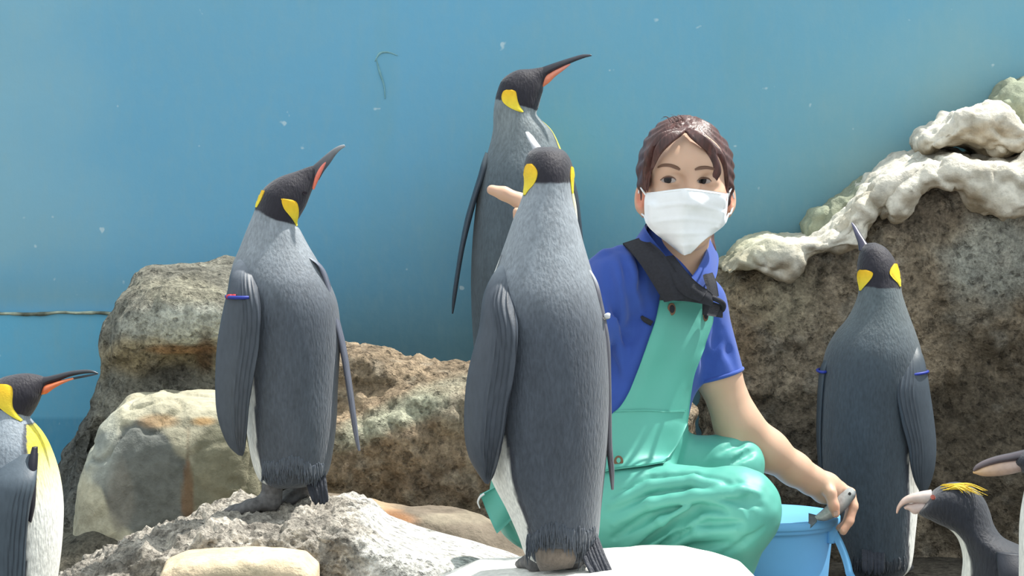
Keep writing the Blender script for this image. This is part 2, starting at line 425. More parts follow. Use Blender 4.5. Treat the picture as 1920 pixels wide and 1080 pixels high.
def wall_col(V):
    px, py = to_px(V)
    base = np.array([0.15, 0.40, 0.575]); teal = np.array([0.15, 0.355, 0.41]); green = np.array([0.30, 0.44, 0.41]); pale = np.array([0.26, 0.48, 0.57])
    c = np.tile(base, (len(V), 1))
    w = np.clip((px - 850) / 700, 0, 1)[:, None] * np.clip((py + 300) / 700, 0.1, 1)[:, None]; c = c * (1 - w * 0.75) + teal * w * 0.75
    # algae and lime wash along the rock line at the right and above the low rock
    line = np.interp(px, [600, 1300, 1500, 1700, 1850, 2000], [690, 560, 400, 260, 150, 80]); d = (line - py)
    w = np.clip(1 - d / 260, 0, 1)[:, None] * np.clip((px - 1150) / 500, 0, 1)[:, None] * np.clip(0.75 + 0.5 * fbm(V, 6, 3), 0, 1)[:, None]; c = c * (1 - 0.6 * w) + green * 0.6 * w
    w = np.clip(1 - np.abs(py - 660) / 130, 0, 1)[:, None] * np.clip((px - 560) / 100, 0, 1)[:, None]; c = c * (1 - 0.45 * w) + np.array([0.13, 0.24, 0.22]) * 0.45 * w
    w = np.clip(1 - (px) / 420, 0, 1)[:, None] * np.clip(0.35 + fbm(V * np.array([1, 1, 1]), 3.2, 3, seed=2), 0, 1)[:, None]; c = c * (1 - 0.7 * w) + pale * 0.7 * w
    w = np.clip(1 - np.abs(py - 555) / 45, 0, 1)[:, None] * np.clip(1 - (px - 380) / 80, 0, 1)[:, None]; c = c * (1 - 0.3 * w) + np.array([0.2, 0.32, 0.30]) * 0.3 * w
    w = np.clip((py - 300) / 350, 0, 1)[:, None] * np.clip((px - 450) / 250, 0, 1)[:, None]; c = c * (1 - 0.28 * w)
    return c
WALL_Y = 7.36
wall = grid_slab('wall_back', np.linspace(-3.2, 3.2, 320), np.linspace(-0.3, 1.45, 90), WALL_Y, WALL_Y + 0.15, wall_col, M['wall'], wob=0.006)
tag(wall, kind='structure')
# lower band of the wall, proud of it, with a chipped sand coloured top edge
def band_col(V):
    z = V[:, 2]; c = np.tile(np.array([0.13, 0.45, 0.66]), (len(V), 1))
    zt = float(at(0, 700, WALL_Y)[2]); zu = float(at(0, 780, WALL_Y)[2])
    c[z < zt] = (0.11, 0.40, 0.60); c[z < zu] = (0.06, 0.29, 0.47)
    return c
ztop = float(at(100, 587, WALL_Y)[2])
xr = float(at(440, 587, WALL_Y)[0])
pan = grid_slab('lower_panel', np.linspace(-3.2, xr, 120), np.linspace(-0.3, ztop, 90), WALL_Y - 0.025, WALL_Y + 0.02, band_col, M['wall'], parent=wall, wob=0.003)
ed = []
xs = np.linspace(-3.2, xr, 260)
for side in (0,):
    P = np.stack([xs, np.full_like(xs, WALL_Y - 0.024), ztop + 0.001 + 0.002 * fbm(np.stack([xs, xs * 0, xs * 0], -1), 25, 3)], -1)
    r = 0.0035 + 0.002 * np.abs(fbm(np.stack([xs, xs * 0 + 1, xs * 0], -1), 40, 3))
    th = np.linspace(0, 2 * np.pi, 8, endpoint=False)
    R = P[:, None] + r[:, None, None] * np.stack([0 * th, np.cos(th) * 1.6, np.sin(th) * 0.9], -1)[None]
    V, f = rings_mesh(R)
    cc = np.tile(np.array([0.46, 0.50, 0.38]), (len(V), 1)) * (1 - 0.7 * np.clip(fbm(V, 30, 3, seed=5) * 1.8, 0, 1))[:, None]
    mk('chipped_edge', V, f, M['smooth_rock'], wall, col=cc)
# old scrape in the paint
def paint_mark(pts, r, colr, name):
    V, f = tube([at(a, b, WALL_Y - 0.003) for a, b in pts], r, 30, 6); return mk(name, V, f, M['smooth_rock'], wall, col=np.tile(np.array(colr), (len(V), 1)))
paint_mark([(703, 115), (712, 100), (728, 98), (745, 104)], [0.001, 0.003, 0.002, 0.001], (0.22, 0.42, 0.45), 'paint_scrape')
paint_mark([(705, 108), (712, 135), (720, 160), (722, 185)], [0.001, 0.003, 0.002, 0.001], (0.20, 0.41, 0.46), 'paint_scrape')

Vf = []; xs = np.linspace(-3.2, 3.2, 130); ys = np.linspace(3.2, WALL_Y, 90)
X, Y = np.meshgrid(xs, ys, indexing='ij'); P = np.stack([X, Y, 0 * X - 0.004], -1).reshape(-1, 3); P[:, 2] += 0.006 * fbm(P, 4, 4)
nx, ny = len(xs), len(ys); K = nx * ny
f = [(i * ny + j, (i + 1) * ny + j, (i + 1) * ny + j + 1, i * ny + j + 1) for i in range(nx - 1) for j in range(ny - 1)]
fl = mk('floor', P, f, M['rock'], col=np.tile(np.array([0.16, 0.14, 0.11]), (K, 1)) * (1 + 0.4 * fbm(P, 3, 3))[:, None])
tag(fl, kind='structure')

# ------------------------------------------------------------------ rocks
def blob(px, py, cx, cy, rx, ry, V=None, soft=0.5, n=0.35, fr=9):
    """weight of a stain, or of painted light or shade, with its own ragged outline"""
    d = np.sqrt(((px - cx) / rx) ** 2 + ((py - cy) / ry) ** 2)
    if V is not None: d = d + n * fbm(V, fr, 3, seed=1)
    return np.clip((1 - d) / soft, 0, 1)[:, None]
class Bounds:
    def __init__(s): s.lo = np.full(3, 9e9); s.hi = -s.lo
    def add(s, P, m): P = np.atleast_2d(P); s.lo = np.minimum(s.lo, P.min(0) - m); s.hi = np.maximum(s.hi, P.max(0) + m)
    def poly(s, pts, Y, half, r=0, k=0, **kw):
        Q = at([p[0] for p in pts], [p[1] for p in pts], Y); s.add(Q - [0, half, 0], 0.02); s.add(Q + [0, half, 0], 0.02)
    def ell(s, c, r, *a, **kw): s.add(c, max(r))
    def chain(s, *a, **kw): pass
def rock(name, label, lo, hi, h, build, colf, disp, m, group=None, sm=1, cat='rock'):
    bd = Bounds(); build(bd); lo = np.maximum(bd.lo, [-1.4, 5, -0.05]); hi = np.minimum(bd.hi, [1.45, WB, 1.5])
    Fd = Field(lo, hi, h); build(Fd); V, Q = Fd.mesh(); V = smooth(V, Q, sm)
    Nn = vnormals(V, Q); V = V + Nn * disp(V, Nn)[:, None]; V[:, 1] = np.minimum(V[:, 1], WB - .028 * (V[:, 0] < xr)); Nn = vnormals(V, Q)
    px, py = to_px(V)
    base = V.mean(0); base[2] = V[:, 2].min()
    o = mk(name, V, Q, m, col=np.clip(colf(V, Nn, px, py), 0.005, 0.95), loc=base)
    tag(o, label, cat, group); return o, V, Q
def lerp(c, w, col): return c * (1 - w) + np.array(col) * w
def ledge_disp(V, Nn, a=0.03, b=0.012):
    r = 1 - np.abs(fbm(V, 9, 4, seed=4)); return a * fbm(V, 3.2, 3) + b * fbm(V, 14, 4, seed=2) - 0.012 * np.clip(r - 0.75, 0, 1) * 4

# big rock face on the right
WB = WALL_Y - 0.006
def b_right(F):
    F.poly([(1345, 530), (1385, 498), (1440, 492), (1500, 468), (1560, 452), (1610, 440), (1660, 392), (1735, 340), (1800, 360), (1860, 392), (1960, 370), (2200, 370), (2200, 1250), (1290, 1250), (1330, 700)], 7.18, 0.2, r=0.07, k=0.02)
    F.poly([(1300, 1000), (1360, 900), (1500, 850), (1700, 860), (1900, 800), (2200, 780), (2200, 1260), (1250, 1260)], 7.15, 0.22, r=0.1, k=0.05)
def c_right(V, Nn, px, py):
    c = np.tile(np.array([0.32, 0.26, 0.185]), (len(V), 1)); c = c * (1 + 0.35 * fbm(V, 7, 4, seed=6))[:, None]
    c = lerp(c, 0.7 * blob(px, py, 1850, 470, 130, 130, V), (0.42, 0.44, 0.39))
    c = lerp(c, 0.6 * blob(px, py, 1430, 570, 110, 90, V), (0.38, 0.33, 0.22))
    c = lerp(c, 0.5 * blob(px, py, 1400, 640, 60, 150, V), (0.26, 0.17, 0.09))
    c = lerp(c, 0.6 * blob(px, py, 1760, 400, 110, 60, V), (0.13, 0.105, 0.08))
    c = lerp(c, 0.75 * blob(px, py, 1860, 850, 260, 300, V), (0.060, 0.050, 0.036))  # shade low on the rock face, painted into its colour
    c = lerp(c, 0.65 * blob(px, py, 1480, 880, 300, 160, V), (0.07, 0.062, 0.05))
    c = lerp(c, 0.45 * np.clip((fbm(V, 22, 3, seed=8) - 0.35) * 3, 0, 1)[:, None], (0.36, 0.33, 0.27))
    return c
def d_face(V, Nn): return -0.014 * np.clip(1 - np.abs(fbm(V, 5, 3, seed=12)) * 7, 0, 1) + 0.03 * fbm(V, 3, 3) + 0.016 * fbm(V, 11, 4, seed=2) + 0.006 * fbm(V, 45, 3, seed=5)
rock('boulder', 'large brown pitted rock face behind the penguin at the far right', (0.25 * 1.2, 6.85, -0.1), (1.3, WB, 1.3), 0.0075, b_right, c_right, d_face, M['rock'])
# pale capping ledges
def c_cap(V, Nn, px, py):
    c = np.tile(np.array([0.64, 0.60, 0.51]), (len(V), 1)); c = c * (1 + 0.2 * fbm(V, 8, 3, seed=6))[:, None]
    c = lerp(c, 0.6 * np.clip(fbm(V, 10, 4, seed=11)[:, None] * 2.2 - 0.5, 0, 1), (0.38, 0.33, 0.24))
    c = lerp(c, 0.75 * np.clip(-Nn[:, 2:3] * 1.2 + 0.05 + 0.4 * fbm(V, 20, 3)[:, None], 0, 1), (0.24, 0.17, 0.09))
    return lerp(c, 0.5 * np.clip(fbm(V, 18, 3, seed=9)[:, None] * 2 - 0.9, 0, 1), (0.30, 0.25, 0.17))
def d_cap(V, Nn): return 0.012 * fbm(V, 7, 3) + 0.010 * fbm(V, 20, 4, seed=2) - 0.010 * np.clip(1 - np.abs(fbm(V, 9, 3, seed=7)) * 5, 0, 1)
def b_cap(F):
    F.poly([(1640, 375), (1665, 340), (1720, 305), (1770, 283), (1830, 292), (1880, 300), (1930, 275), (2200, 250), (2200, 395), (1925, 385), (1895, 400), (1860, 408), (1825, 400), (1800, 372), (1775, 350), (1750, 352), (1735, 348), (1700, 352), (1690, 385), (1665, 408), (1640, 400)], 7.12, 0.22, r=0.035, k=0.02)
    for x, y, r in ((1668, 378, .032), (1722, 335, .035), (1765, 325, .035), (1835, 372, .032), (1885, 360, .04)): F.ell(at(x, y, 6.96), (r * 1.1, r * .8, r), 0.02)
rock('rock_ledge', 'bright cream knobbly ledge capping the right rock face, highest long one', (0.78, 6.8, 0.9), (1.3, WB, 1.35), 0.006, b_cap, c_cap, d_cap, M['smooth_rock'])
def b_cap2(F):
    F.poly([(1722, 262), (1740, 240), (1780, 212), (1820, 197), (1860, 198), (1895, 225), (1925, 240), (1930, 275), (1880, 292), (1840, 288), (1800, 272), (1760, 275), (1730, 280)], 7.17, 0.16, r=0.05, k=0.02)
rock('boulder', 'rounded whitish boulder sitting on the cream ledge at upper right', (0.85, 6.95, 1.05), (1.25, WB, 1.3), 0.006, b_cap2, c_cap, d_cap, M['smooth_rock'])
def c_olive(V, Nn, px, py): return np.tile(np.array([0.27, 0.29, 0.21]), (len(V), 1)) * (1 + 0.25 * fbm(V, 8, 4))[:, None]
def b_cap3(F):
    F.poly([(1850, 200), (1860, 180), (1885, 160), (1920, 154), (2200, 150), (2200, 330), (1880, 300), (1885, 225)], 7.27, 0.12, r=0.05, k=0.02)
rock('boulder', 'smooth olive boulder behind the whitish one in the upper right corner', (1.0, 7.1, 0.95), (1.35, WB, 1.3), 0.006, b_cap3, c_olive, d_cap, M['smooth_rock'])
def b_cap4(F):
    F.poly([(1350, 505), (1375, 472), (1410, 450), (1450, 443), (1520, 446), (1560, 425), (1590, 380), (1640, 330), (1720, 300), (1700, 330), (1650, 370), (1610, 430), (1600, 455), (1540, 463), (1500, 478), (1465, 515), (1440, 512), (1405, 495), (1380, 500)], 7.13, 0.21, r=0.018, k=0.015)
    F.ell(at(1462, 488, 6.94), (0.045, 0.03, 0.024), 0.03)
def c_cap4(V, Nn, px, py):
    c = c_cap(V, Nn, px, py); c = lerp(c, 0.8 * np.clip((1530 - px) / 120, 0, 1)[:, None] * np.clip((500 - py) / 40, 0, 1)[:, None], (0.42, 0.41, 0.28))
    return lerp(c, 0.6 * blob(px, py, 1375, 500, 50, 40, V), (0.22, 0.2, 0.12))
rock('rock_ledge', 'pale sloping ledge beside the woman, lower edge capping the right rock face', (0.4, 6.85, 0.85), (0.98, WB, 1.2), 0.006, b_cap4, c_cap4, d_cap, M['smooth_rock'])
def b_slab(F):
    F.poly([(1505, 425), (1520, 395), (1560, 370), (1610, 345), (1640, 335), (1625, 370), (1590, 410), (1570, 440), (1510, 450)], 7.27, 0.1, r=0.03, k=0.02)
rock('boulder', 'small green-grey rock against the wall behind the pale sloping ledge', (0.6, 7.1, 0.95), (0.9, WB, 1.2), 0.006, b_slab, c_olive, d_cap, M['smooth_rock'])

# left rock
def b_left(F):
    F.poly([(205, 660), (215, 610), (255, 560), (300, 522), (345, 518), (430, 520), (520, 540), (560, 700), (560, 1100), (90, 1100), (105, 900), (130, 830), (165, 750)], 7.04, 0.25, r=0.13, k=0.03)
    F.poly([(235, 610), (262, 575), (330, 560), (440, 565), (440, 640), (330, 645), (250, 660), (215, 670)], 6.84, 0.09, r=0.06, k=0.03)
    F.chain([at(290, 712, 6.79), at(340, 700, 6.77), at(400, 700, 6.79)], [0.02, 0.035, 0.02], 0.03, op='sub'); F.chain([at(160, 760, 6.82), at(185, 840, 6.84), at(140, 930, 6.86)], [0.01, 0.014, 0.01], 0.03, op='sub')
def c_left(V, Nn, px, py):
    c = np.tile(np.array([0.24, 0.23, 0.185]), (len(V), 1)) * (1 + 0.3 * fbm(V, 7, 4, seed=6))[:, None]
    c = lerp(c, 0.85 * blob(px, py, 330, 615, 135, 55, V, n=0.25), (0.62, 0.63, 0.54))
    c = lerp(c, 0.75 * blob(px, py, 330, 545, 120, 30, V), (0.33, 0.31, 0.23))
    c = lerp(c, 0.65 * blob(px, py, 280, 670, 150, 50, V, n=0.5), (0.40, 0.31, 0.17))
    c = lerp(c, 0.7 * blob(px, py, 345, 655, 70, 12, V, n=0.5), (0.35, 0.17, 0.06))
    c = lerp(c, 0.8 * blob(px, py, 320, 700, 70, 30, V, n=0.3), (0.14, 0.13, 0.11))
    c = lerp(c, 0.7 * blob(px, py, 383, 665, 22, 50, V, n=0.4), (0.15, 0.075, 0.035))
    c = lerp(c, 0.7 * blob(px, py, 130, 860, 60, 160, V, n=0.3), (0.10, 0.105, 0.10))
    return c
def d_left(V, Nn): return -0.012 * np.clip(1 - np.abs(fbm(V, 4, 3, seed=12)) * 7, 0, 1) + 0.03 * fbm(V, 3.2, 3, seed=3) + 0.012 * fbm(V, 12, 4, seed=2) + 0.003 * fbm(V, 50, 2)
rock('boulder', 'tall layered grey rock with pale top against the blue wall at the left', (-1.05, 6.6, -0.05), (-0.42, WB, 1.15), 0.007, b_left, c_left, d_left, M['rock'])
def b_left2(F):
    F.poly([(150, 900), (165, 850), (195, 790), (235, 750), (300, 728), (370, 735), (450, 740), (520, 760), (540, 1100), (150, 1100), (150, 960)], 6.62, 0.2, r=0.12, k=0.03)
    F.chain([at(395, 790, 6.41), at(365, 850, 6.40), at(330, 950, 6.40)], [0.008, 0.012, 0.01], 0.03, op='sub')
def c_left2(V, Nn, px, py):
    c = np.tile(np.array([0.44, 0.41, 0.30]), (len(V), 1)) * (1 + 0.2 * fbm(V, 7, 4, seed=6))[:, None]
    c = lerp(c, 0.9 * blob(px, py, 280, 900, 95, 110, V, n=0.35, soft=0.1), (0.115, 0.125, 0.12))
    c = lerp(c, 0.9 * blob(px, py, 430, 880, 85, 105, V, n=0.3, soft=0.12), (0.20, 0.19, 0.13))
    c = lerp(c, 0.8 * blob(px, py, 225, 930, 30, 80, V, n=0.4, soft=0.3), (0.20, 0.19, 0.16))
    c = lerp(c, 0.7 * blob(px, py, 300, 790, 45, 18, V, n=0.4), (0.34, 0.21, 0.10))
    c = lerp(c, 0.8 * blob(px, py, 380, 790, 30, 12, V, n=0.4), (0.38, 0.22, 0.08))
    c = lerp(c, 0.8 * blob(px, py, 352, 890, 9, 100, V, n=0.9), (0.17, 0.10, 0.055))
    c = lerp(c, 0.55 * blob(px, py, 190, 830, 40, 100, V, n=0.3), (0.40, 0.42, 0.37))
    return c
rock('boulder', 'rounded beige boulder with dark grey patches behind the banded penguin on the rock', (-1.0, 6.4, -0.05), (-0.4, 7.0, 0.85), 0.006, b_left2, c_left2, lambda V, Nn: 0.4 * d_left(V, Nn) - 0.010 * np.clip(1 - np.abs(fbm(V, 6, 3, seed=15)) * 9, 0, 1), M['smooth_rock'])
def b_low(F):
    F.poly([(-60, 1075), (60, 1020), (120, 1010), (200, 985), (300, 1000), (330, 1150), (-60, 1170)], 6.5, 0.14, r=0.1, k=0.03)
rock('rock', 'low dark rock at the foot of the left boulders beside the yellow-chested penguin', (-1.15, 6.15, -0.05), (-0.6, 6.8, 0.4), 0.007, b_low, lambda V, Nn, px, py: np.tile(np.array([0.16, 0.145, 0.11]), (len(V), 1)) * (1 + 0.3 * fbm(V, 9, 4))[:, None], lambda V, Nn: 0.015 * fbm(V, 6, 4), M['rock'])

# middle rock
def b_mid(F):
    F.poly([(560, 660), (640, 655), (690, 655), (730, 660), (770, 680), (870, 682), (960, 690), (1100, 720), (1300, 760), (1300, 1150), (560, 1150)], 6.85, 0.13, r=0.06, k=0.03)
    F.poly([(560, 770), (680, 760), (760, 728), (860, 712), (960, 720), (1150, 800), (1300, 840), (1300, 1150), (560, 1150)], 6.78, 0.14, r=0.07, k=0.04)
def c_mid(V, Nn, px, py):
    c = np.tile(np.array([0.33, 0.25, 0.165]), (len(V), 1)) * (1 + 0.3 * fbm(V, 9, 4, seed=6))[:, None]
    c = lerp(c, 0.85 * blob(px, py + 0.42 * (px - 760), 760, 772, 150, 42, V, n=0.3), (0.46, 0.47, 0.35))
    c = lerp(c, 0.45 * blob(px, py, 860, 760, 60, 80, V), (0.30, 0.29, 0.22))
    c = lerp(c, 0.6 * blob(px, py, 690, 700, 60, 40, V), (0.20, 0.16, 0.11))
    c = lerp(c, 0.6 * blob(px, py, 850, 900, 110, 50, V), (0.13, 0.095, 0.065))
    c = lerp(c, 0.5 * np.clip((fbm(V, 30, 3, seed=8) - 0.3) * 3, 0, 1)[:, None], (0.42, 0.36, 0.27))
    return c
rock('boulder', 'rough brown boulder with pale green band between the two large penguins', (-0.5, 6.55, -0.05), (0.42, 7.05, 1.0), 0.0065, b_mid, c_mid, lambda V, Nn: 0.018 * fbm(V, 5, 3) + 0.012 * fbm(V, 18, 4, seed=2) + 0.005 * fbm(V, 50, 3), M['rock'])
def b_back(F):
    F.poly([(700, 790), (900, 782), (1150, 785), (1300, 820), (1300, 1150), (700, 1150)], 7.18, 0.2, r=0.03, k=0.02)
rock('rock_ledge', 'grey ledge against the wall under the penguin with the raised bill', (-0.35, 6.95, -0.05), (0.45, WB, 0.85), 0.01, b_back, lambda V, Nn, px, py: np.tile(np.array([0.2, 0.18, 0.14]), (len(V), 1)), lambda V, Nn: 0.004 * fbm(V, 12, 3), M['rock'])
def b_curb(F):
    F.poly([(560, 935), (640, 930), (720, 945), (830, 955), (900, 972), (960, 1010), (1010, 1060), (1040, 1170), (560, 1170)], 6.53, 0.12, r=0.07, k=0.03)
def c_curb(V, Nn, px, py):
    c = np.tile(np.array([0.20, 0.165, 0.125]), (len(V), 1)) * (1 + 0.25 * fbm(V, 9, 4, seed=6))[:, None]
    c = lerp(c, 0.7 * blob(px, py, 665, 950, 90, 22, V), (0.46, 0.33, 0.20))
    c = lerp(c, 0.75 * blob(px, py, 735, 975, 55, 20, V), (0.33, 0.15, 0.06))
    return lerp(c, 0.5 * blob(px, py, 860, 970, 90, 15, V), (0.34, 0.30, 0.22))
rock('rock', 'low smooth brown curved rock behind the white sunlit slope', (-0.5, 6.25, -0.05), (0.15, 6.7, 0.5), 0.006, b_curb, c_curb, lambda V, Nn: 0.008 * fbm(V, 6, 3) + 0.003 * fbm(V, 25, 3), M['smooth_rock'])

# foreground rock the left penguin stands on
def b_fore(F):
    F.poly([(70, 1130), (140, 1075), (215, 1035), (300, 1008), (370, 985), (430, 965), (520, 965), (600, 950), (650, 944), (690, 955), (725, 985), (780, 1005), (880, 1035), (985, 1075), (1060, 1120), (1060, 1190), (70, 1190)], 6.17, 0.235, r=0.06, k=0.03)
def rough_w(V):
    px, py = to_px(V); return np.clip((720 - px) / 90, 0, 1) * np.clip(1.25 - np.clip((py - 1040) / 30, 0, 1) * 0.2, 0, 1)
def c_fore(V, Nn, px, py):
    c = np.tile(np.array([0.47, 0.43, 0.37]), (len(V), 1)) * (1 + 0.5 * fbm(V * np.array([1, 1, 2.0]), 22, 4, gain=0.65, seed=6))[:, None]
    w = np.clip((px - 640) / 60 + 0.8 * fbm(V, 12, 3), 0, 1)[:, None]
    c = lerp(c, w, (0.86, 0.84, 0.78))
    c = lerp(c, 0.4 * blob(px, py, 200, 1050, 120, 50, V), (0.20, 0.18, 0.15))
    return c
def d_fore(V, Nn):
    w = rough_w(V); return 0.006 * fbm(V, 6, 3) + w * (0.017 * fbm(V * np.array([1, 1, 1.6]), 24, 4, gain=0.6, seed=2))
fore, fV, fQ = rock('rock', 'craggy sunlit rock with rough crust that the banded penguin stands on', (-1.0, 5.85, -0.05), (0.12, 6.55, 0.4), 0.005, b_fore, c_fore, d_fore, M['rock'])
fore_bvh = bvh_of(fV, fQ)
def b_ochre(F):
    F.poly([(296, 1090), (310, 1060), (345, 1045), (430, 1036), (520, 1034), (570, 1042), (596, 1065), (600, 1250), (296, 1250)], 5.84, 0.09, r=0.03, k=0.02)
rock('rock', 'smooth ochre stone slab lying against the craggy sunlit rock', (-0.72, 5.7, -0.05), (-0.3, 5.97, 0.35), 0.005, b_ochre,
     lambda V, Nn, px, py: lerp(np.tile(np.array([0.64, 0.52, 0.36]), (len(V), 1)) * (1 + 0.2 * fbm(V, 9, 3))[:, None], 0.5 * blob(px, py, 450, 1075, 60, 22, V), (0.45, 0.40, 0.27)),
     lambda V, Nn: 0.005 * fbm(V, 10, 4), M['smooth_rock'])
def b_fore2(F):
    F.poly([(700, 1200), (820, 1110), (900, 1076), (1000, 1068), (1140, 1054), (1200, 1049), (1290, 1050), (1350, 1062), (1400, 1078), (1450, 1130), (1480, 1280), (700, 1280)], 5.62, 0.2, r=0.035, k=0.03)
f2, f2V, f2Q = rock('rock', 'white sunlit rock under the feet of the large central penguin', (-0.28, 5.35, -0.05), (0.52, 5.86, 0.3), 0.005, b_fore2,
     lambda V, Nn, px, py: np.tile(np.array([0.84, 0.82, 0.76]), (len(V), 1)) * (1 + 0.06 * fbm(V, 12, 4))[:, None], lambda V, Nn: 0.003 * fbm(V, 10, 3), M['smooth_rock'])
f2_bvh = bvh_of(f2V, f2Q)

# ------------------------------------------------------------------ penguins
GREY = np.array([0.066, 0.080, 0.102]); LIGHT = np.array([0.25, 0.28, 0.31]); HEAD = np.array([0.016, 0.014, 0.022]); BELLY = np.array([0.86, 0.86, 0.80])
def mixc(a, b, w): return a * (1 - w) + b * w
def king_body(root, st, Y0, theta_b, bound, t_head, t_light, t_belly, yellow=None, n=260, m=120, dark_low=None, grey=GREY, light=LIGHT, head_tilt=0.0):
    V, f, T, TH = loft(st, Y0, n, m)
    phi = np.abs((TH - theta_b + np.pi) % (2 * np.pi) - np.pi)
    c = np.tile(grey, (len(V), 1)).astype(float)
    w = np.clip((T - t_light[0]) / (t_light[1] - t_light[0]), 0, 1)[:, None]; w = w * w * (3 - 2 * w); c = mixc(c, light, w)
    c = c * (1 + 0.10 * fbm(V * np.array([1, 1, 0.3]), 60, 2))[:, None]
    b = bound(T) + 0.05 * fbm(V, 25, 3)
    edge = np.clip((b + 0.13 - phi) / 0.05, 0, 1)[:, None] * (T < t_belly)[:, None]; c = mixc(c, np.array([0.03, 0.035, 0.05]), edge * 0.85)
    wb = np.clip((b - phi) / 0.03, 0, 1)[:, None] * np.clip((t_belly - T) / 0.25, 0, 1)[:, None]
    bc = np.tile(BELLY, (len(V), 1))
    if yellow is not None:
        wy = np.clip((T - yellow[0]) / (yellow[1] - yellow[0]), 0, 1)[:, None]; bc = mixc(bc, np.array([0.85, 0.72, 0.05]), wy)
    c = mixc(c, bc, wb)
    wh = np.clip((T + head_tilt * np.cos(TH) - t_head + 0.10 * fbm(V, 60, 2)) / 0.12, 0, 1)[:, None]; c = mixc(c, HEAD, wh)
    o = mk('body', V, f, M['plumage'], root, col=c)
    return o, bvh_of(V, f), V, f
def ear(root, bvh, rows, Y, off=0.0012):
    V, f = rows_patch(bvh, rows, Y, off, 0.002, 26, 9, relief=lambda v, u: 0.4 + 1.2 * (1 - (2 * u - 1) ** 2))
    px, py = to_px(V); t = (py - py.min()) / (np.ptp(py) + 1e-6)
    c = mixc(np.array([0.86, 0.50, 0.012]), np.array([0.86, 0.70, 0.05]), np.clip(t * 1.3 - 0.1, 0, 1)[:, None])
    return mk('ear_patch', V, f, M['patch'], root, col=c)
def bill(root, st, Y0, col_base, col_tip, name='upper_beak', n=40):
    V, f, T, TH = loft(st, Y0, n, 24)
    t = (T / T.max())[:, None]; c = mixc(np.array(col_base), np.array(col_tip), t ** 1.5)
    return mk(name, V, f, M['horn'], root, col=c)
def flipper(root, st, Y0, side=1, rip=0.0016, n=110, m=96, col=GREY, edge=(0.02, 0.025, 0.035), band=None, name='flipper', topcol=None):
    K = len(st) - 1
    def ripple(R, t, th, A, B):
        u = np.cos(th)[None]; w = np.clip((u * side - 0.0) / 0.3, 0, 1) * np.clip((t[:, None] - 0.8) / 0.8, 0, 1) * np.clip((K - 0.3 - t[:, None]) / 0.8, 0, 1)
        s = rip * np.sin(side * u * 30 + 1.2 * np.sin(t[:, None] * 1.7)) * w
        Bn = B / (np.linalg.norm(B, axis=1, keepdims=True) + 1e-9)
        return R + Bn[:, None] * (s * np.sign(np.sin(th))[None])[..., None]
    V, f, T, TH = loft(st, Y0, n, m, ripple=ripple)
    u = np.cos(TH) * side
    c = np.tile(col, (len(V), 1)).astype(float)
    if topcol is not None:
        w = np.clip(1.2 - T / 1.2, 0, 1)[:, None]; c = mixc(c, np.array(topcol), w)
    st_ = np.clip((np.sin(u * 30 + 1.2 * np.sin(T * 1.7)) - 0.35) * 2, 0, 1) * np.clip(u / 0.3, 0, 1) * np.clip((T - 0.8) / 0.8, 0, 1)
    c = mixc(c, np.array([0.02, 0.028, 0.04]), 0.85 * st_[:, None])  # dark stripes paint the shading of the feather relief
    w = np.clip((np.abs(np.cos(TH)) - 0.985) / 0.01, 0, 1)[:, None]; c = mixc(c, np.array(edge), 0.8 * w)
    return mk(name, V, f, M['flipper'], root, col=c)
def fringe(name, root, segs, Y0, mat_, colr, n=60, L=16, seed=0, spread=5, bv=None, r=0.0019):
    """ragged feather tips along a lower edge: line of (px,py); roots lie on the body surface"""
    rnd = random.Random(seed); P, t = cat_interp(segs, n); parts = []
    for i in range(n):
        x, y = P[i][:2]; l = L * rnd.uniform(0.4, 1.25); dx = rnd.uniform(-spread, spread); y += rnd.uniform(-7, 5)
        a = hit(bv, x, y - 14, Y0, -0.0006); m_ = hit(bv, x + dx * .2, y - 2, Y0, 0.0012)
        b = at(x + dx, y + l, m_[1] + rnd.uniform(-0.003, 0.003))
        parts.append(tube([a, m_, b], [r, r, 0.0003], 6, 5))
    V, f = merge(parts)
    return mk(name, V, f, mat_, root, col=np.tile(np.array(colr), (len(V), 1)))
def on_top(bvh, x, y):
    p, n, i, d = bvh.ray_cast(Vector((x, y, 1.0)), Vector((0, 0, -1))); return p.z if p else 0.0
def foot(root, heel, direc, L, width, zf, leg_top=None, leg_r=0.016):
    """webbed foot: heel at x,y ; direc unit vector in plan; three toes with claws; leg above"""
    F = Field((heel[0] - L - 0.05, heel[1] - L - 0.05, -0.1), (heel[0] + L + 0.05, heel[1] + L + 0.05, 0.8), 0.0028)
    d = np.array(direc + (0,), float); d /= np.linalg.norm(d); s = np.array([-d[1], d[0], 0])
    h = np.array([heel[0], heel[1], zf(*heel) + 0.016]); tips = []
    for k in (-1, 0, 1):
        q = h + d * L * (1 - 0.12 * abs(k)) + s * width * k; q[2] = zf(q[0], q[1]) + 0.007
        mdp = (h + q) / 2; mdp[2] = max(zf(mdp[0], mdp[1]) + 0.011, (h[2] + q[2]) / 2)
        F.chain([h, mdp, q], [0.015, 0.011, 0.007], 0.008); tips.append(q)
        F.cone(q, q + d * 0.014 + np.array([0, 0, -0.004]), 0.004, 0.0015, 0.003)
    for k in (0, 1):
        F.cone((h + tips[k]) / 2, (h + tips[k + 1]) / 2, 0.006, 0.006, 0.012); F.cone(h + (tips[k] - h) * 0.8, h + (tips[k + 1] - h) * 0.8, 0.0045, 0.0045, 0.012)
    if leg_top is not None: F.cone(h, leg_top, leg_r, leg_r * 1.15, 0.012)
    V, Q = F.mesh(); return mk('foot', V, Q, M['foot'], root)
def zf_of(bvh): return lambda x, y: on_top(bvh, x, y)
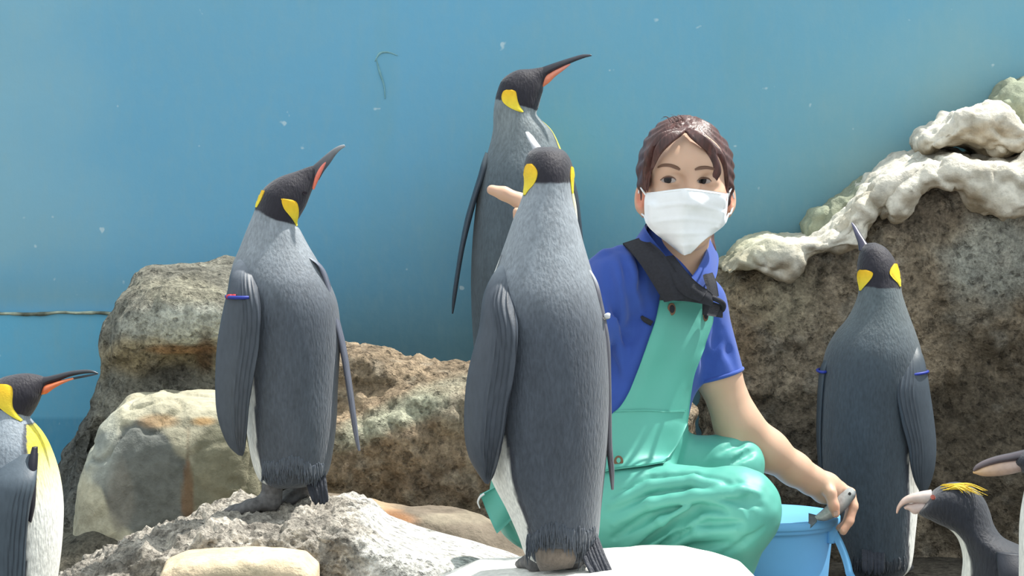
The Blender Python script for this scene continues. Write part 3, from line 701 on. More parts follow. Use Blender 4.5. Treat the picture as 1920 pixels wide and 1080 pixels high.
def band(root, ctr_px, Y0, rx, ry, mt, name='flipper_band', tilt=0, r=0.003, n=40):
    c = at(ctr_px[0], ctr_px[1], Y0); P = []
    for i in range(n + 1):
        a = 2 * math.pi * i / n; P.append(c + np.array([rx * math.cos(a), ry * math.sin(a), tilt * math.cos(a)]))
    V, f = tube(P, [r] * (n + 1), n * 2, 8); return mk(name, V, f, mt, root)

# ---- left penguin on the rock
Y0 = 6.2
pg = empty('king_penguin', at(545, 958, Y0)); tag(pg, 'king penguin on the craggy rock wearing a red and blue flipper band, bill raised', 'penguin')
st = [(505, 912, 588, 908, .05, 0), (486, 898, 608, 896, .072, 0), (472, 862, 620, 870, .088, 0), (462, 800, 630, 800, .10, 0), (455, 720, 634, 720, .105, 0), (447, 640, 638, 640, .108, 0),
      (438, 580, 634, 575, .105, 0), (432, 530, 618, 530, .095, 0), (436, 497, 597, 492, .078, 0), (449, 465, 578, 460, .062, 0), (462, 432, 563, 432, .052, 0),
      (474, 403, 555, 420, .046, 0), (484, 376, 563, 405, .045, 0), (496, 352, 574, 385, .042, 0), (522, 333, 583, 362, .033, 0), (556, 321, 589, 346, .020, 0), (578, 313, 594, 333, .012, 0), (590, 310, 598, 322, .007, 0)]
bnd = lambda T: np.interp(T, [0, 2, 4.2, 5.5, 8], [1.66, 1.76, 1.80, 1.1, 0.9])
body, bv, bV, bF = king_body(pg, st, Y0, math.radians(122), bnd, 11.15, (5.5, 9.5), 9.5, head_tilt=0.25)
bill(pg, [(578, 318, 598, 338, .010, 0), (590, 308, 607, 322, .009, 0), (606, 294, 619, 306, .007, 0), (622, 281, 630, 290, .005, 0), (636, 273, 640, 280, .0035, 0), (645, 271, 648, 275, .0015, 0)], Y0, (0.035, 0.03, 0.04), (0.30, 0.32, 0.34))
bill(pg, [(584, 352, 589, 356, .005, -.003), (589, 330, 597, 338, .0075, -.003), (598, 313, 606, 319, .007, -.003), (609, 301, 614, 305, .005, -.002), (617, 294, 620, 297, .002, 0)], Y0, (0.85, 0.20, 0.12), (0.75, 0.22, 0.2), 'lower_beak')
ear(pg, bv, [(373, 527, 374, 533), (375, 528, 376, 549), (382, 529, 380, 556), (392, 533, 390, 559), (402, 541, 402, 559), (412, 549, 413, 557), (424, 555, 424, 558)], Y0)
ear(pg, bv, [(357, 488, 358, 496), (362, 484, 364, 494), (372, 481, 372, 491), (383, 480, 382, 486), (389, 480, 389, 482)], Y0)
ev, ef = rows_patch(bv, [(359, 569, 359, 573), (362, 567, 362, 575), (365, 569, 365, 573)], Y0, 0.001, 0.0015, 8, 6); mk('eye', ev, ef, M['eye'], pg, col=np.tile(np.array([0.02, 0.015, 0.02]), (len(ev), 1)))
flipper(pg, [(452, 480, 480, 486, .02, -.02, -.0), (437, 505, 482, 515, .026, -.052, -.01), (428, 545, 484, 550, .020, -.085, -.015), (417, 590, 488, 590, .014, -.096, -.02), (408, 640, 486, 645, .011, -.096, -.02), (404, 700, 476, 705, .010, -.094, -.02), (405, 760, 467, 760, .009, -.09, -.018), (413, 800, 463, 805, .008, -.086, -.014), (428, 835, 460, 840, .006, -.08, -.008), (446, 853, 455, 855, .002, -.077, 0)], Y0, side=1, topcol=(0.26, 0.285, 0.32))
flipper(pg, [(560, 470, 578, 478, .02, -.01), (576, 480, 594, 490, .026, -.01), (594, 495, 612, 512, .028, -.01), (612, 545, 627, 560, .034, 0), (622, 590, 638, 605, .036, 0), (634, 640, 649, 650, .034, 0), (645, 700, 658, 705, .03, 0), (654, 760, 666, 762, .024, 0), (663, 815, 672, 815, .015, 0), (671, 845, 676, 845, .004, 0)], Y0, side=1, rip=0.0006, topcol=(0.42, 0.45, 0.5), col=np.array([0.17, 0.18, 0.23]))  # pale topcol paints the sunlit shoulder rim into the flipper
b1 = band(pg, (452, 556), Y0 - .085, 0.028, 0.03, M['navy'], r=0.0035)
for x, mt in ((430, 'red'), (438, 'red'), (458, 'red'), (464, 'red')):
    V, f = tube([at(x - 3, 557, Y0 - .1), at(x, 556, Y0 - .103), at(x + 4, 556, Y0 - .104)], [.0045] * 3, 6, 8); o = mk('red_bead', V, f, M[mt], b1)
zf = zf_of(fore_bvh)
foot(pg, (float(at(508, 940, Y0 - .02)[0]), Y0 - .02), (-0.95, -0.15), 0.085, 0.026, zf, leg_top=at(512, 905, Y0 - .02), leg_r=0.019)
foot(pg, (float(at(566, 940, Y0 + .03)[0]), Y0 + .05), (-0.9, -0.3), 0.06, 0.024, zf, leg_top=at(570, 905, Y0 + .04), leg_r=0.017)
def tail(root, a0, a1, b0, b1, Y0, colr=(0.024, 0.028, 0.04), n=16, seed=4):
    """fan of stiff overlapping tail feathers from the line a0-a1 to b0-b1 (px,py,dY)"""
    rnd = random.Random(seed); parts = []
    for i in range(n):
        u = i / (n - 1); a = [a0[k] + (a1[k] - a0[k]) * u for k in range(3)]; b = [b0[k] + (b1[k] - b0[k]) * u for k in range(3)]
        y2 = b[1] + rnd.uniform(-7, 3); d = rnd.uniform(-.004, .004)
        m_ = [(a[k] + b[k]) / 2 for k in range(3)]; w = 4.0
        V, f, T, TH = loft([(a[0] - w, a[1], a[0] + w, a[1], .003, a[2] + d), (m_[0] - w, m_[1], m_[0] + w, m_[1], .003, m_[2] + d - .006), (b[0] - w * .8, y2 - 6, b[0] + w * .8, y2 - 6, .002, b[2] + d), (b[0] - 1, y2, b[0] + 1, y2, .001, b[2] + d)], Y0, 10, 8)
        parts.append((V, f))
    V, f = merge(parts)
    return mk('tail', V, f, M['plumage'], root, col=np.tile(np.array(colr), (len(V), 1)))
tail(pg, (574, 885, -.03), (606, 880, -.03), (586, 945, -.055), (613, 944, -.055), Y0)
for k, (yo, L_) in enumerate(((0, 14), (-12, 12))):
    fringe('lower_feathers', pg, [(492, 893 + yo), (525, 893 + yo), (550, 886 + yo), (580, 897 + yo), (606, 900 + yo)], Y0, M['plumage'], GREY * (1.15 + .12 * k), n=90, L=L_, seed=1 + k, bv=bv)

# ---- central penguin seen from behind
Y0 = 5.6
pg = empty('king_penguin', at(1045, 1072, Y0)); tag(pg, 'largest king penguin in the centre seen from behind in front of the woman', 'penguin')
st = [(1000, 1052, 1095, 1050, .05, 0), (984, 1038, 1112, 1035, .07, 0), (972, 1005, 1122, 1005, .088, 0), (950, 955, 1127, 955, .10, 0), (918, 890, 1134, 890, .112, 0), (908, 820, 1141, 820, .12, 0), (900, 740, 1145, 740, .125, 0),
      (898, 660, 1143, 660, .125, 0), (902, 600, 1136, 600, .12, 0), (910, 550, 1124, 550, .11, 0), (930, 502, 1108, 502, .092, 0), (947, 455, 1094, 455, .075, 0), (962, 412, 1083, 412, .062, 0), (976, 378, 1074, 378, .054, .003),
      (983, 350, 1073, 350, .052, .008), (982, 322, 1075, 322, .052, .013), (985, 300, 1070, 300, .05, .02), (993, 284, 1058, 283, .042, .026), (1008, 276, 1040, 276, .025, .03)]
bnd = lambda T: np.interp(T, [0, 1, 2, 3, 4, 5, 6, 8, 11], [1.55, 1.62, 1.72, 1.85, 1.86, 1.82, 1.74, 1.2, 1.12])
body, bv, bV, bF = king_body(pg, st, Y0, math.radians(125), bnd, 14.25, (7.5, 11), 10.5)
bill(pg, [(992, 300, 1026, 300, .012, .06), (998, 280, 1016, 278, .010, .068), (990, 262, 1008, 267, .008, .082), (986, 252, 1000, 256, .006, .09), (985, 247, 991, 247, .002, .094)], Y0, (0.4, 0.4, 0.43), (0.85, 0.85, 0.85))  # dark bill coloured pale: sun glare painted in towards the tip
ear(pg, bv, [(308, 989, 308, 998), (314, 985, 314, 1004), (324, 983, 324, 1008), (335, 982, 336, 1006), (347, 982, 347, 1000), (357, 982, 356, 992), (367, 983, 365, 986)], Y0)
ear(pg, bv, [(313, 1070, 314, 1073), (322, 1069, 322, 1077), (333, 1069, 334, 1078), (345, 1070, 345, 1076), (356, 1071, 355, 1074), (363, 1072, 362, 1073)], Y0)
flipper(pg, [(942, 490, 966, 500, .02, -.02, 0), (926, 520, 966, 534, .028, -.05, -.012), (911, 562, 964, 578, .026, -.08, -.025), (900, 615, 968, 620, .016, -.10, -.03), (887, 660, 968, 665, .013, -.103, -.032), (876, 710, 962, 715, .012, -.10, -.033), (871, 770, 950, 770, .011, -.097, -.033), (872, 820, 942, 825, .010, -.093, -.03), (881, 860, 935, 862, .008, -.087, -.02), (898, 890, 925, 892, .005, -.08, -.01), (909, 906, 916, 908, .002, -.078, 0)], Y0, side=1, topcol=(0.2, 0.23, 0.26), rip=0.0022)
flipper(pg, [(1092, 492, 1104, 500, .02, -.01), (1104, 515, 1121, 530, .028, 0), (1115, 550, 1131, 570, .034, 0), (1122, 592, 1137, 600, .036, 0), (1130, 640, 1144, 645, .036, 0), (1135, 700, 1146, 705, .034, 0), (1135, 770, 1147, 770, .03, 0), (1136, 830, 1148, 830, .024, 0), (1141, 880, 1152, 880, .018, 0), (1146, 918, 1151, 918, .004, 0)], Y0, side=1, rip=0.0008, topcol=(0.62, 0.66, 0.70), col=np.array([0.16, 0.155, 0.18]))  # near-white topcol is sunlight on the shoulder, painted on
tg = band(pg, (1131, 594), Y0, 0.010, 0.034, M['metal'], name='flipper_tag', r=0.0025)
V, f = tube([at(1134, 594, Y0 - .036), at(1140, 592, Y0 - .037), at(1144, 592, Y0 - .037)], [.004, .0055, .004], 8, 10); mk('tag_rivet', V, f, M['whitep'], tg)
V, f = tube([at(1121, 595, Y0 - .036), at(1125, 594, Y0 - .037), at(1128, 594, Y0 - .037)], [.003, .004, .003], 8, 10); mk('tag_rivet', V, f, M['whitep'], tg)
zf = zf_of(f2_bvh)
foot(pg, (float(at(1005, 1070, Y0)[0]), Y0 + 0.0), (-0.05, 0.95), 0.08, 0.027, zf, leg_top=at(1005, 1035, Y0), leg_r=0.017)
foot(pg, (float(at(1072, 1070, Y0)[0]), Y0 + 0.0), (0.2, 0.95), 0.08, 0.027, zf, leg_top=at(1070, 1035, Y0), leg_r=0.018)
tail(pg, (1084, 1010, -.04), (1116, 1000, -.03), (1112, 1092, -.09), (1148, 1084, -.085), Y0, n=18)
for k in range(3):
    fringe('tail_coverts', pg, [(1085, 1034 - 14 * k), (1100, 1040 - 14 * k), (1116, 1034 - 14 * k)], Y0, M['plumage'], GREY * (.5 + .22 * k), n=36, L=26, seed=7 + k, bv=bv)
V, f, T, TH = loft([(1002, 1010, 1088, 1005, .02, -.055), (1003, 1035, 1084, 1030, .02, -.065), (1006, 1055, 1080, 1050, .018, -.06), (1012, 1070, 1074, 1064, .010, -.05)], Y0, 24, 30)
mk('leg_feathers', V, f, M['plumage'], pg, col=np.tile(np.array([0.16, 0.13, 0.105]), (len(V), 1)))
for k in range(2):
    fringe('lower_feathers', pg, [(988, 1036 - 12 * k), (1010, 1022 - 12 * k), (1040, 1012 - 12 * k), (1070, 1020 - 12 * k), (1095, 1036 - 12 * k)], Y0, M['plumage'], GREY * (0.95 + .2 * k), n=80, L=20, seed=20 + k, bv=bv)

# ---- penguin against the wall behind
Y0 = 7.14
pg = empty('king_penguin', at(990, 795, Y0)); tag(pg, 'king penguin against the blue wall with its bill stretched to the right', 'penguin')
st = [(930, 780, 1050, 780, .05, 0), (905, 755, 1075, 755, .08, 0), (893, 700, 1085, 700, .10, 0), (886, 620, 1090, 620, .105, 0), (883, 530, 1092, 530, .11, 0), (886, 450, 1090, 450, .11, 0), (893, 380, 1084, 380, .105, 0), (903, 320, 1068, 325, .09, 0),
      (916, 280, 1052, 280, .07, 0), (924, 245, 1035, 245, .055, 0), (925, 217, 1012, 222, .046, 0), (927, 195, 1006, 212, .044, 0), (932, 172, 1010, 200, .042, 0), (943, 148, 1014, 184, .038, 0), (968, 132, 1018, 170, .03, 0), (996, 129, 1019, 160, .02, 0), (1015, 126, 1024, 150, .012, 0), (1026, 123, 1030, 138, .007, 0)]
king_b, bv, bV, bF = king_body(pg, st, Y0, math.radians(40), lambda T: np.interp(T, [0, 6, 9], [1.2, 1.15, 0.9]), 11.4, (6, 10), 9.8, yellow=(5.5, 7.0), grey=np.array([0.075, 0.10, 0.12]), light=np.array([0.19, 0.22, 0.23]))
bill(pg, [(1005, 130, 1018, 152, .012, 0), (1022, 124, 1030, 140, .010, 0), (1045, 116, 1051, 128, .008, 0), (1070, 108, 1074, 117, .006, 0), (1092, 102, 1095, 109, .004, 0), (1108, 102, 1110, 105, .0015, 0)], Y0, (0.02, 0.018, 0.025), (0.06, 0.06, 0.075))
bill(pg, [(1016, 161, 1019, 163, .005, -.003), (1020, 145, 1030, 155, .008, -.004), (1036, 134, 1042, 143, .0075, -.004), (1054, 125, 1058, 131, .005, -.003), (1068, 118, 1070, 121, .002, 0)], Y0, (0.80, 0.24, 0.12), (0.65, 0.25, 0.2), 'lower_beak')
ear(pg, bv, [(169, 950, 169, 960), (172, 944, 172, 967), (182, 941, 180, 969), (192, 944, 190, 971), (201, 955, 200, 975), (207, 968, 206, 979), (210, 978, 210, 981)], Y0)
flipper(pg, [(910, 285, 922, 292, .015, 0.02), (903, 305, 916, 312, .02, 0), (896, 330, 908, 337, .026, 0), (886, 362, 897, 366, .03, 0), (872, 410, 884, 413, .03, 0), (862, 460, 872, 462, .028, 0), (854, 510, 863, 511, .022, 0), (848, 555, 856, 556, .014, 0), (847, 588, 850, 588, .003, 0)], Y0 - .02, side=1, rip=0.0006, col=np.array([0.05, 0.065, 0.085]), topcol=(0.17, 0.19, 0.2))
flipper(pg, [(1062, 320, 1074, 328, .02, 0), (1070, 360, 1084, 365, .03, 0), (1080, 430, 1092, 433, .034, 0), (1088, 520, 1099, 520, .03, 0), (1093, 590, 1098, 590, .01, 0)], Y0, side=1, rip=0.0006, col=np.array([0.05, 0.065, 0.085]))
for x in (960, 1020):
    foot(pg, (float(at(x, 780, Y0)[0]), Y0 + .0), (0.5, 0.6) if x > 1000 else (0.2, 0.8), 0.07, 0.025, lambda a, b: float(at(980, 788, Y0)[2]), leg_top=at(x, 770, Y0), leg_r=0.016)

# ---- penguin in front of the right rock
Y0 = 6.72
pg = empty('king_penguin', (at(1650, 1000, Y0)[0], Y0, 0)); tag(pg, 'king penguin with blue flipper bands facing the right rock face', 'penguin')
st = [(1605, 1082, 1690, 1082, .05, 0), (1588, 1060, 1708, 1060, .075, 0), (1566, 1000, 1716, 1000, .09, 0), (1545, 930, 1722, 930, .10, 0), (1534, 850, 1722, 850, .108, 0), (1534, 780, 1722, 780, .11, 0), (1538, 715, 1727, 715, .108, 0),
      (1548, 660, 1728, 665, .10, 0), (1566, 625, 1719, 630, .085, 0), (1588, 598, 1708, 600, .07, 0), (1603, 570, 1698, 572, .058, 0), (1610, 545, 1691, 548, .05, 0), (1608, 525, 1688, 525, .047, 0.004), (1607, 505, 1683, 503, .046, .008), (1609, 485, 1675, 482, .042, .014), (1614, 468, 1660, 464, .034, .02), (1620, 458, 1642, 455, .018, .025)]
bnd = lambda T: np.interp(T, [0, 1, 3, 4, 6, 8], [1.50, 1.58, 1.72, 1.76, 1.0, 0.7])
body, bv, bV, bF = king_body(pg, st, Y0, math.radians(55), bnd, 11.35, (6, 10), 9.5, grey=np.array([0.048, 0.066, 0.083]), light=np.array([0.10, 0.125, 0.135]))  # darker plumage tones: the shade this bird stands in, painted in
bill(pg, [(1610, 470, 1634, 466, .012, .02), (1608, 455, 1622, 450, .008, .035), (1602, 438, 1613, 436, .0065, .05), (1598, 425, 1605, 424, .004, .06), (1596, 417, 1598, 417, .0015, .066)], Y0, (0.02, 0.018, 0.04), (0.12, 0.12, 0.2))
ear(pg, bv, [(506, 1613, 507, 1625), (510, 1609, 511, 1636), (519, 1608, 518, 1636), (528, 1609, 527, 1630), (537, 1611, 536, 1622), (545, 1612, 544, 1615)], Y0)
ear(pg, bv, [(495, 1676, 495, 1681), (503, 1670, 502, 1686), (513, 1668, 512, 1688), (522, 1674, 522, 1688), (530, 1682, 530, 1688), (537, 1686, 537, 1688)], Y0)
flipper(pg, [(1692, 645, 1716, 640, .02, -.02, .0), (1686, 680, 1729, 668, .022, -.05, .012), (1682, 715, 1738, 705, .018, -.07, .02), (1682, 745, 1743, 735, .015, -.078, .022), (1690, 790, 1750, 780, .012, -.078, .022), (1702, 835, 1755, 830, .010, -.074, .02), (1708, 875, 1753, 872, .009, -.07, .016), (1716, 905, 1745, 905, .006, -.065, .01), (1726, 925, 1736, 925, .002, -.06, 0)], Y0, side=-1, rip=0.0010, col=np.array([0.058, 0.075, 0.095]), topcol=(0.10, 0.12, 0.13))
flipper(pg, [(1545, 675, 1556, 675, .02, 0), (1536, 700, 1548, 705, .028, 0), (1532, 760, 1542, 765, .03, 0), (1531, 820, 1540, 825, .028, 0), (1535, 880, 1543, 880, .02, 0), (1541, 915, 1545, 915, .005, 0)], Y0 - .01, side=-1, rip=0.0006, col=np.array([0.06, 0.08, 0.10]))
band(pg, (1710, 700), Y0 - .055, 0.033, 0.028, M['navy'], tilt=0.004, r=0.003)
band(pg, (1541, 695), Y0 - .01, 0.009, 0.033, M['navy'], r=0.003)
for x, dd in ((1625, (-0.2, 0.9)), (1675, (0.3, 0.9))):
    foot(pg, (float(at(x, 1080, Y0)[0]), Y0), dd, 0.07, 0.025, lambda a, b: 0.002, leg_top=at(x, 1070, Y0), leg_r=0.016)
fringe('lower_feathers', pg, [(1600, 1062), (1640, 1070), (1695, 1062)], Y0, M['plumage'], GREY * 0.6, n=50, L=12, seed=3, bv=bv)
tail(pg, (1620, 1030, -.075), (1655, 1030, -.075), (1620, 1078, -.10), (1655, 1078, -.10), Y0)

# ---- penguin at the left edge in side view
Y0 = 5.75
pg = empty('king_penguin', (at(10, 1000, Y0)[0], Y0, 0)); tag(pg, 'king penguin with yellow chest and white belly cut off at the left edge', 'penguin')
st = [(-40, 1228, 50, 1228, .05, 0), (-78, 1212, 82, 1212, .08, 0), (-95, 1140, 100, 1130, .10, 0), (-105, 1060, 111, 1060, .105, 0), (-105, 1000, 117, 1000, .108, 0), (-100, 940, 118, 940, .108, 0), (-88, 880, 110, 885, .10, 0), (-70, 835, 95, 840, .085, 0), (-52, 805, 80, 812, .068, 0),
      (-36, 780, 62, 791, .054, 0), (-28, 755, 56, 783, .047, 0), (-20, 730, 62, 774, .044, 0), (0, 710, 68, 764, .040, 0), (28, 702, 74, 752, .033, 0), (52, 700, 78, 742, .024, 0), (72, 703, 84, 732, .014, 0), (84, 707, 90, 722, .008, 0)]
bnd = lambda T: np.interp(T, [0, 2, 4, 5, 6, 8, 9], [1.55, 1.58, 1.66, 1.66, 1.62, 1.45, 1.2])
body, bv, bV, bF = king_body(pg, st, Y0, math.radians(35), bnd, 10.2, (4.5, 8.5), 8.9, yellow=(4.9, 7.2), light=np.array([0.24, 0.28, 0.32]), grey=np.array([0.10, 0.125, 0.155]), head_tilt=-0.15)
bill(pg, [(62, 704, 80, 736, .014, 0), (84, 706, 90, 722, .010, 0), (105, 702, 108, 715, .008, 0), (130, 696, 132, 706, .0065, 0), (155, 693, 156, 701, .005, 0), (172, 694, 173, 700, .003, 0), (184, 699, 185, 701, .0015, 0)], Y0, (0.02, 0.016, 0.022), (0.05, 0.06, 0.07))
bill(pg, [(77, 738, 79, 740, .005, -.004), (82, 724, 88, 738, .009, -.005), (98, 718, 102, 728, .008, -.005), (118, 712, 121, 718, .006, -.004), (137, 708, 139, 711, .002, -.002)], Y0, (0.80, 0.17, 0.06), (0.75, 0.25, 0.12), 'lower_beak')
bill(pg, [(100, 716, 102, 722, .004, 0), (130, 709, 132, 713, .004, 0), (160, 703, 162, 707, .003, 0), (183, 700, 184, 702, .001, 0)], Y0, (0.02, 0.02, 0.025), (0.05, 0.06, 0.07), 'lower_beak')
ear(pg, bv, [(721, -8, 722, 14), (725, -14, 726, 22), (738, -18, 737, 24), (752, -14, 752, 23), (765, 0, 764, 24), (776, 14, 774, 30), (785, 28, 784, 38), (790, 38, 789, 42)], Y0)
flipper(pg, [(10, 850, 72, 850, .016, -.06, -.0), (-10, 900, 68, 900, .018, -.105, 0), (-25, 950, 57, 950, .015, -.118, 0), (-35, 1010, 50, 1010, .012, -.118, 0), (-35, 1080, 47, 1080, .010, -.115, 0), (-25, 1130, 40, 1130, .008, -.11, 0), (5, 1160, 20, 1160, .003, -.105, 0)], Y0, side=1, rip=0.0006, col=np.array([0.075, 0.10, 0.125]))
V, f, T, TH = loft([(60, 838, 71, 838, .01, -.075), (53, 870, 70, 872, .012, -.088), (52, 905, 68, 910, .012, -.092), (52, 945, 66, 948, .011, -.094), (53, 975, 59, 980, .006, -.095)], Y0, 50, 30); mk('flipper_edge', V, f, M['flipper'], pg, col=np.tile(np.array([0.015, 0.014, 0.025]), (len(V), 1)))
for x in (-10, 35): foot(pg, (float(at(x, 1180, Y0)[0]), Y0 + (0.03 if x > 0 else -.03)), (1, 0.1), 0.08, 0.025, lambda a, b: 0.002, leg_top=at(x, 1210, Y0), leg_r=0.017)

# ---- crested penguins at lower right
Y0 = 5.75
cp = empty('crested_penguin', (at(1880, 1000, Y0)[0], Y0, 0)); tag(cp, 'small black crested penguin with yellow brow plumes beside the blue bucket', 'penguin')
st = [(1860, 1232, 1960, 1228, .05, 0), (1815, 1215, 1995, 1212, .09, 0), (1800, 1150, 2010, 1130, .10, 0), (1803, 1090, 1995, 1075, .10, 0), (1806, 1050, 1955, 1040, .088, 0), (1800, 1020, 1915, 1024, .074, 0), (1790, 1002, 1882, 1008, .062, 0), (1776, 990, 1864, 985, .054, 0), (1758, 982, 1856, 960, .05, 0), (1744, 975, 1845, 935, .048, 0), (1733, 970, 1825, 914, .046, 0), (1726, 966, 1795, 904, .042, 0), (1722, 960, 1768, 910, .034, 0), (1728, 952, 1752, 920, .022, 0)]
V, f, T, TH = loft(st, Y0, 200, 90); c = np.tile(np.array([0.018, 0.021, 0.03]), (len(V), 1)).astype(float)
phi = np.abs((TH - math.radians(150) + np.pi) % (2 * np.pi) - np.pi); wb = (np.clip((1.02 + 0.05 * fbm(V, 30, 2) - phi) / 0.05, 0, 1) * np.clip((7.0 - T) / 0.3, 0, 1))[:, None]; c = mixc(c, BELLY, wb)
c = c + (np.clip((T - 10.5) / 2, 0, 1) * 0.012)[:, None]
mk('body', V, f, M['plumage'], cp, col=c); bv = bvh_of(V, f)
PK = (0.62, 0.50, 0.46)
bill(cp, [(1746, 918, 1744, 946, .014, 0), (1728, 921, 1728, 944, .013, 0), (1708, 926, 1710, 943, .011, 0), (1692, 935, 1697, 946, .008, 0), (1682, 950, 1688, 953, .005, 0), (1680, 962, 1683, 963, .002, 0)], Y0, (0.60, 0.52, 0.48), (0.65, 0.38, 0.28))
bill(cp, [(1746, 944, 1742, 958, .010, 0), (1730, 941, 1728, 961, .011, 0), (1714, 943, 1714, 964, .009, 0), (1701, 946, 1704, 957, .006, 0), (1694, 951, 1697, 955, .003, 0)], Y0, PK, (0.62, 0.45, 0.38), 'lower_beak')
parts = []
rnd = random.Random(5)
for k in range(16):
    x0 = 1768 + rnd.uniform(-4, 14); y0 = 912 + rnd.uniform(-2, 9) ; x1 = 1815 + rnd.uniform(-10, 38); y1 = 925 + (x1 - 1815) * 0.1 + rnd.uniform(-9, 2)
    a = hit(bv, x0, y0, Y0, 0.002); m_ = hit(bv, (x0 + x1) / 2, (y0 + y1) / 2 - 4, Y0, 0.005); b = at(x1, y1, Y0 - 0.04)
    parts.append(tube([a, m_, b], [.0008, .0013, .0003], 10, 5))
V, f = merge(parts); mk('crest', V, f, M['crest'], cp)
ev, ef = rows_patch(bv, [(929, 1748, 929, 1752), (933, 1746, 933, 1754), (937, 1748, 937, 1752)], Y0, 0.001, 0.002, 8, 6); mk('eye', ev, ef, M['eye'], cp, col=np.tile(np.array([0.25, 0.05, 0.03]), (len(ev), 1)))
flipper(cp, [(1868, 1035, 1915, 1040, .012, -.08), (1872, 1080, 1925, 1085, .012, -.105), (1885, 1140, 1930, 1140, .010, -.11), (1905, 1190, 1920, 1190, .003, -.10)], Y0, col=np.array([0.022, 0.026, 0.038]), rip=0.0005)
for x in (1870, 1930): foot(cp, (float(at(x, 1180, Y0)[0]), Y0), (-0.9, -0.3), 0.06, 0.02, lambda a, b: 0.002, leg_top=at(x, 1215, Y0), leg_r=0.015)
Y0 = 5.5
cp = empty('crested_penguin', (at(2010, 1000, Y0)[0], Y0, 0)); tag(cp, 'penguin entering at the right edge, only its closed pinkish bill and white chest showing', 'penguin')
st = [(1950, 1262, 2060, 1262, .06, 0), (1920, 1240, 2100, 1240, .09, 0), (1912, 1150, 2115, 1150, .11, 0), (1912, 1060, 2110, 1060, .11, 0), (1913, 980, 2090, 990, .10, 0), (1921, 925, 2060, 940, .08, 0), (1928, 900, 2040, 905, .06, 0), (1920, 888, 2030, 870, .052, 0), (1912, 882, 2012, 840, .048, 0), (1908, 876, 1975, 825, .042, 0), (1902, 872, 1935, 838, .03, 0), (1900, 868, 1915, 846, .018, 0)]
V, f, T, TH = loft(st, Y0, 160, 80); c = np.tile(np.array([0.02, 0.023, 0.033]), (len(V), 1)).astype(float)
phi = np.abs((TH - math.radians(165) + np.pi) % (2 * np.pi) - np.pi); wb = (np.clip((0.75 - phi) / 0.05, 0, 1) * np.clip((5.4 - T) / 0.3, 0, 1))[:, None]; c = mixc(c, BELLY, wb)
mk('body', V, f, M['plumage'], cp, col=c)
bill(cp, [(1925, 842, 1925, 862, .016, 0), (1895, 849, 1896, 866, .014, 0), (1868, 855, 1870, 870, .012, 0), (1845, 863, 1848, 876, .009, 0), (1830, 872, 1833, 881, .006, 0), (1824, 880, 1826, 885, .0025, 0)], Y0, (0.06, 0.05, 0.06), (0.16, 0.12, 0.12))
bill(cp, [(1925, 860, 1922, 882, .010, -.004), (1898, 862, 1896, 889, .013, -.004), (1870, 867, 1868, 893, .011, -.004), (1845, 875, 1844, 893, .008, -.003), (1830, 882, 1830, 889, .005, 0), (1824, 884, 1825, 888, .0025, 0)], Y0, (0.45, 0.33, 0.29), (0.70, 0.42, 0.16), 'lower_beak')
flipper(cp, [(1975, 960, 2030, 965, .012, -.07), (1975, 1020, 2038, 1025, .013, -.115), (1985, 1090, 2040, 1095, .010, -.122), (2000, 1150, 2030, 1150, .006, -.118), (2014, 1180, 2022, 1180, .002, -.112)], Y0, col=np.array([0.022, 0.026, 0.038]), rip=0.0005)
for x in (1980, 2050): foot(cp, (float(at(x, 1180, Y0)[0]), Y0), (-0.9, -0.3), 0.06, 0.02, lambda a, b: 0.002, leg_top=at(x, 1230, Y0), leg_r=0.015)

# ------------------------------------------------------------------ the woman
YW = 6.0
def A(px, py, d=0.0): return at(px, py, YW + d)
wp = empty('person', (A(1200, 1000)[0], YW + .05, 0)); tag(wp, 'crouching woman in blue shirt, green bib overalls and face mask, one hand at the bucket', 'person')
H = at(1287, 318, YW + 0.04)
YAW = math.radians(4)
def hp(x, y, z):
    c, s = math.cos(YAW), math.sin(YAW); return H + np.array([x * c - y * s, x * s + y * c, z])
SKIN = np.array([0.62, 0.40, 0.28])
Fb = Field((-0.06, 5.72, 0.02), (0.68, 6.42, 1.04), 0.003)
# torso and legs kept inside the clothes
Fb.cone(A(1225, 610, .12), A(1190, 780, .1), .075, .075, .03, flat=((0, 1, 0), 1.2)); Fb.cone(A(1190, 780, .1), A(1060, 920, .05), .085, .09, .03)
Fb.cone(A(1170, 545, .06), A(1300, 575, .12), .038, .03, .03)
Fb.cone(A(1100, 955, .0), A(1380, 955, -.1), .07, .05, .02); Fb.cone(A(1380, 957, -.1), A(1300, 1165, -.05), .05, .04, .02)
Fb.cone(A(1140, 890, .12), A(1370, 872, .12), .06, .045, .02); Fb.cone(A(1370, 875, .10), A(1240, 1165, .07), .045, .035, .02)
# neck, head
Fb.cone(A(1284, 440, .07), A(1262, 545, .1), .048, .056, .03)
Fb.ell(hp(0, .012, .0), (.078, .095, .09), .03, yaw=YAW)
Fb.ell(hp(0, -.03, -.055), (.066, .068, .088), .03, yaw=YAW)
Fb.ell(hp(0, -.062, -.125), (.03, .03, .024), .03)
Fb.ell(hp(0, -.055, .01), (.06, .05, .05), .03)
for s in (-1, 1):
    Fb.ell(hp(.040 * s, -.072, -.05), (.027, .024, .024), .02)            # cheek
    Fb.ell(hp(.034 * s, -.102, -.019), (.020, .014, .012), .014, op='sub')  # eye socket
    Fb.ell(hp(.034 * s, -.084, -.020), (.0165, .0135, .0125), .006)         # lid over the eyeball
    Fb.ell(hp(.083 * s, .012, -.052), (.012, .022, .032), .008, yaw=-0.35 * s, roll=0.12 * s); Fb.ell(hp(.092 * s, .000, -.050), (.008, .011, .018), .005, op='sub'); Fb.ell(hp(.079 * s, .004, -.08), (.009, .010, .012), .006)
Fb.cone(hp(0, -.094, -.012), hp(.001, -.112, -.056), .008, .012, .014)
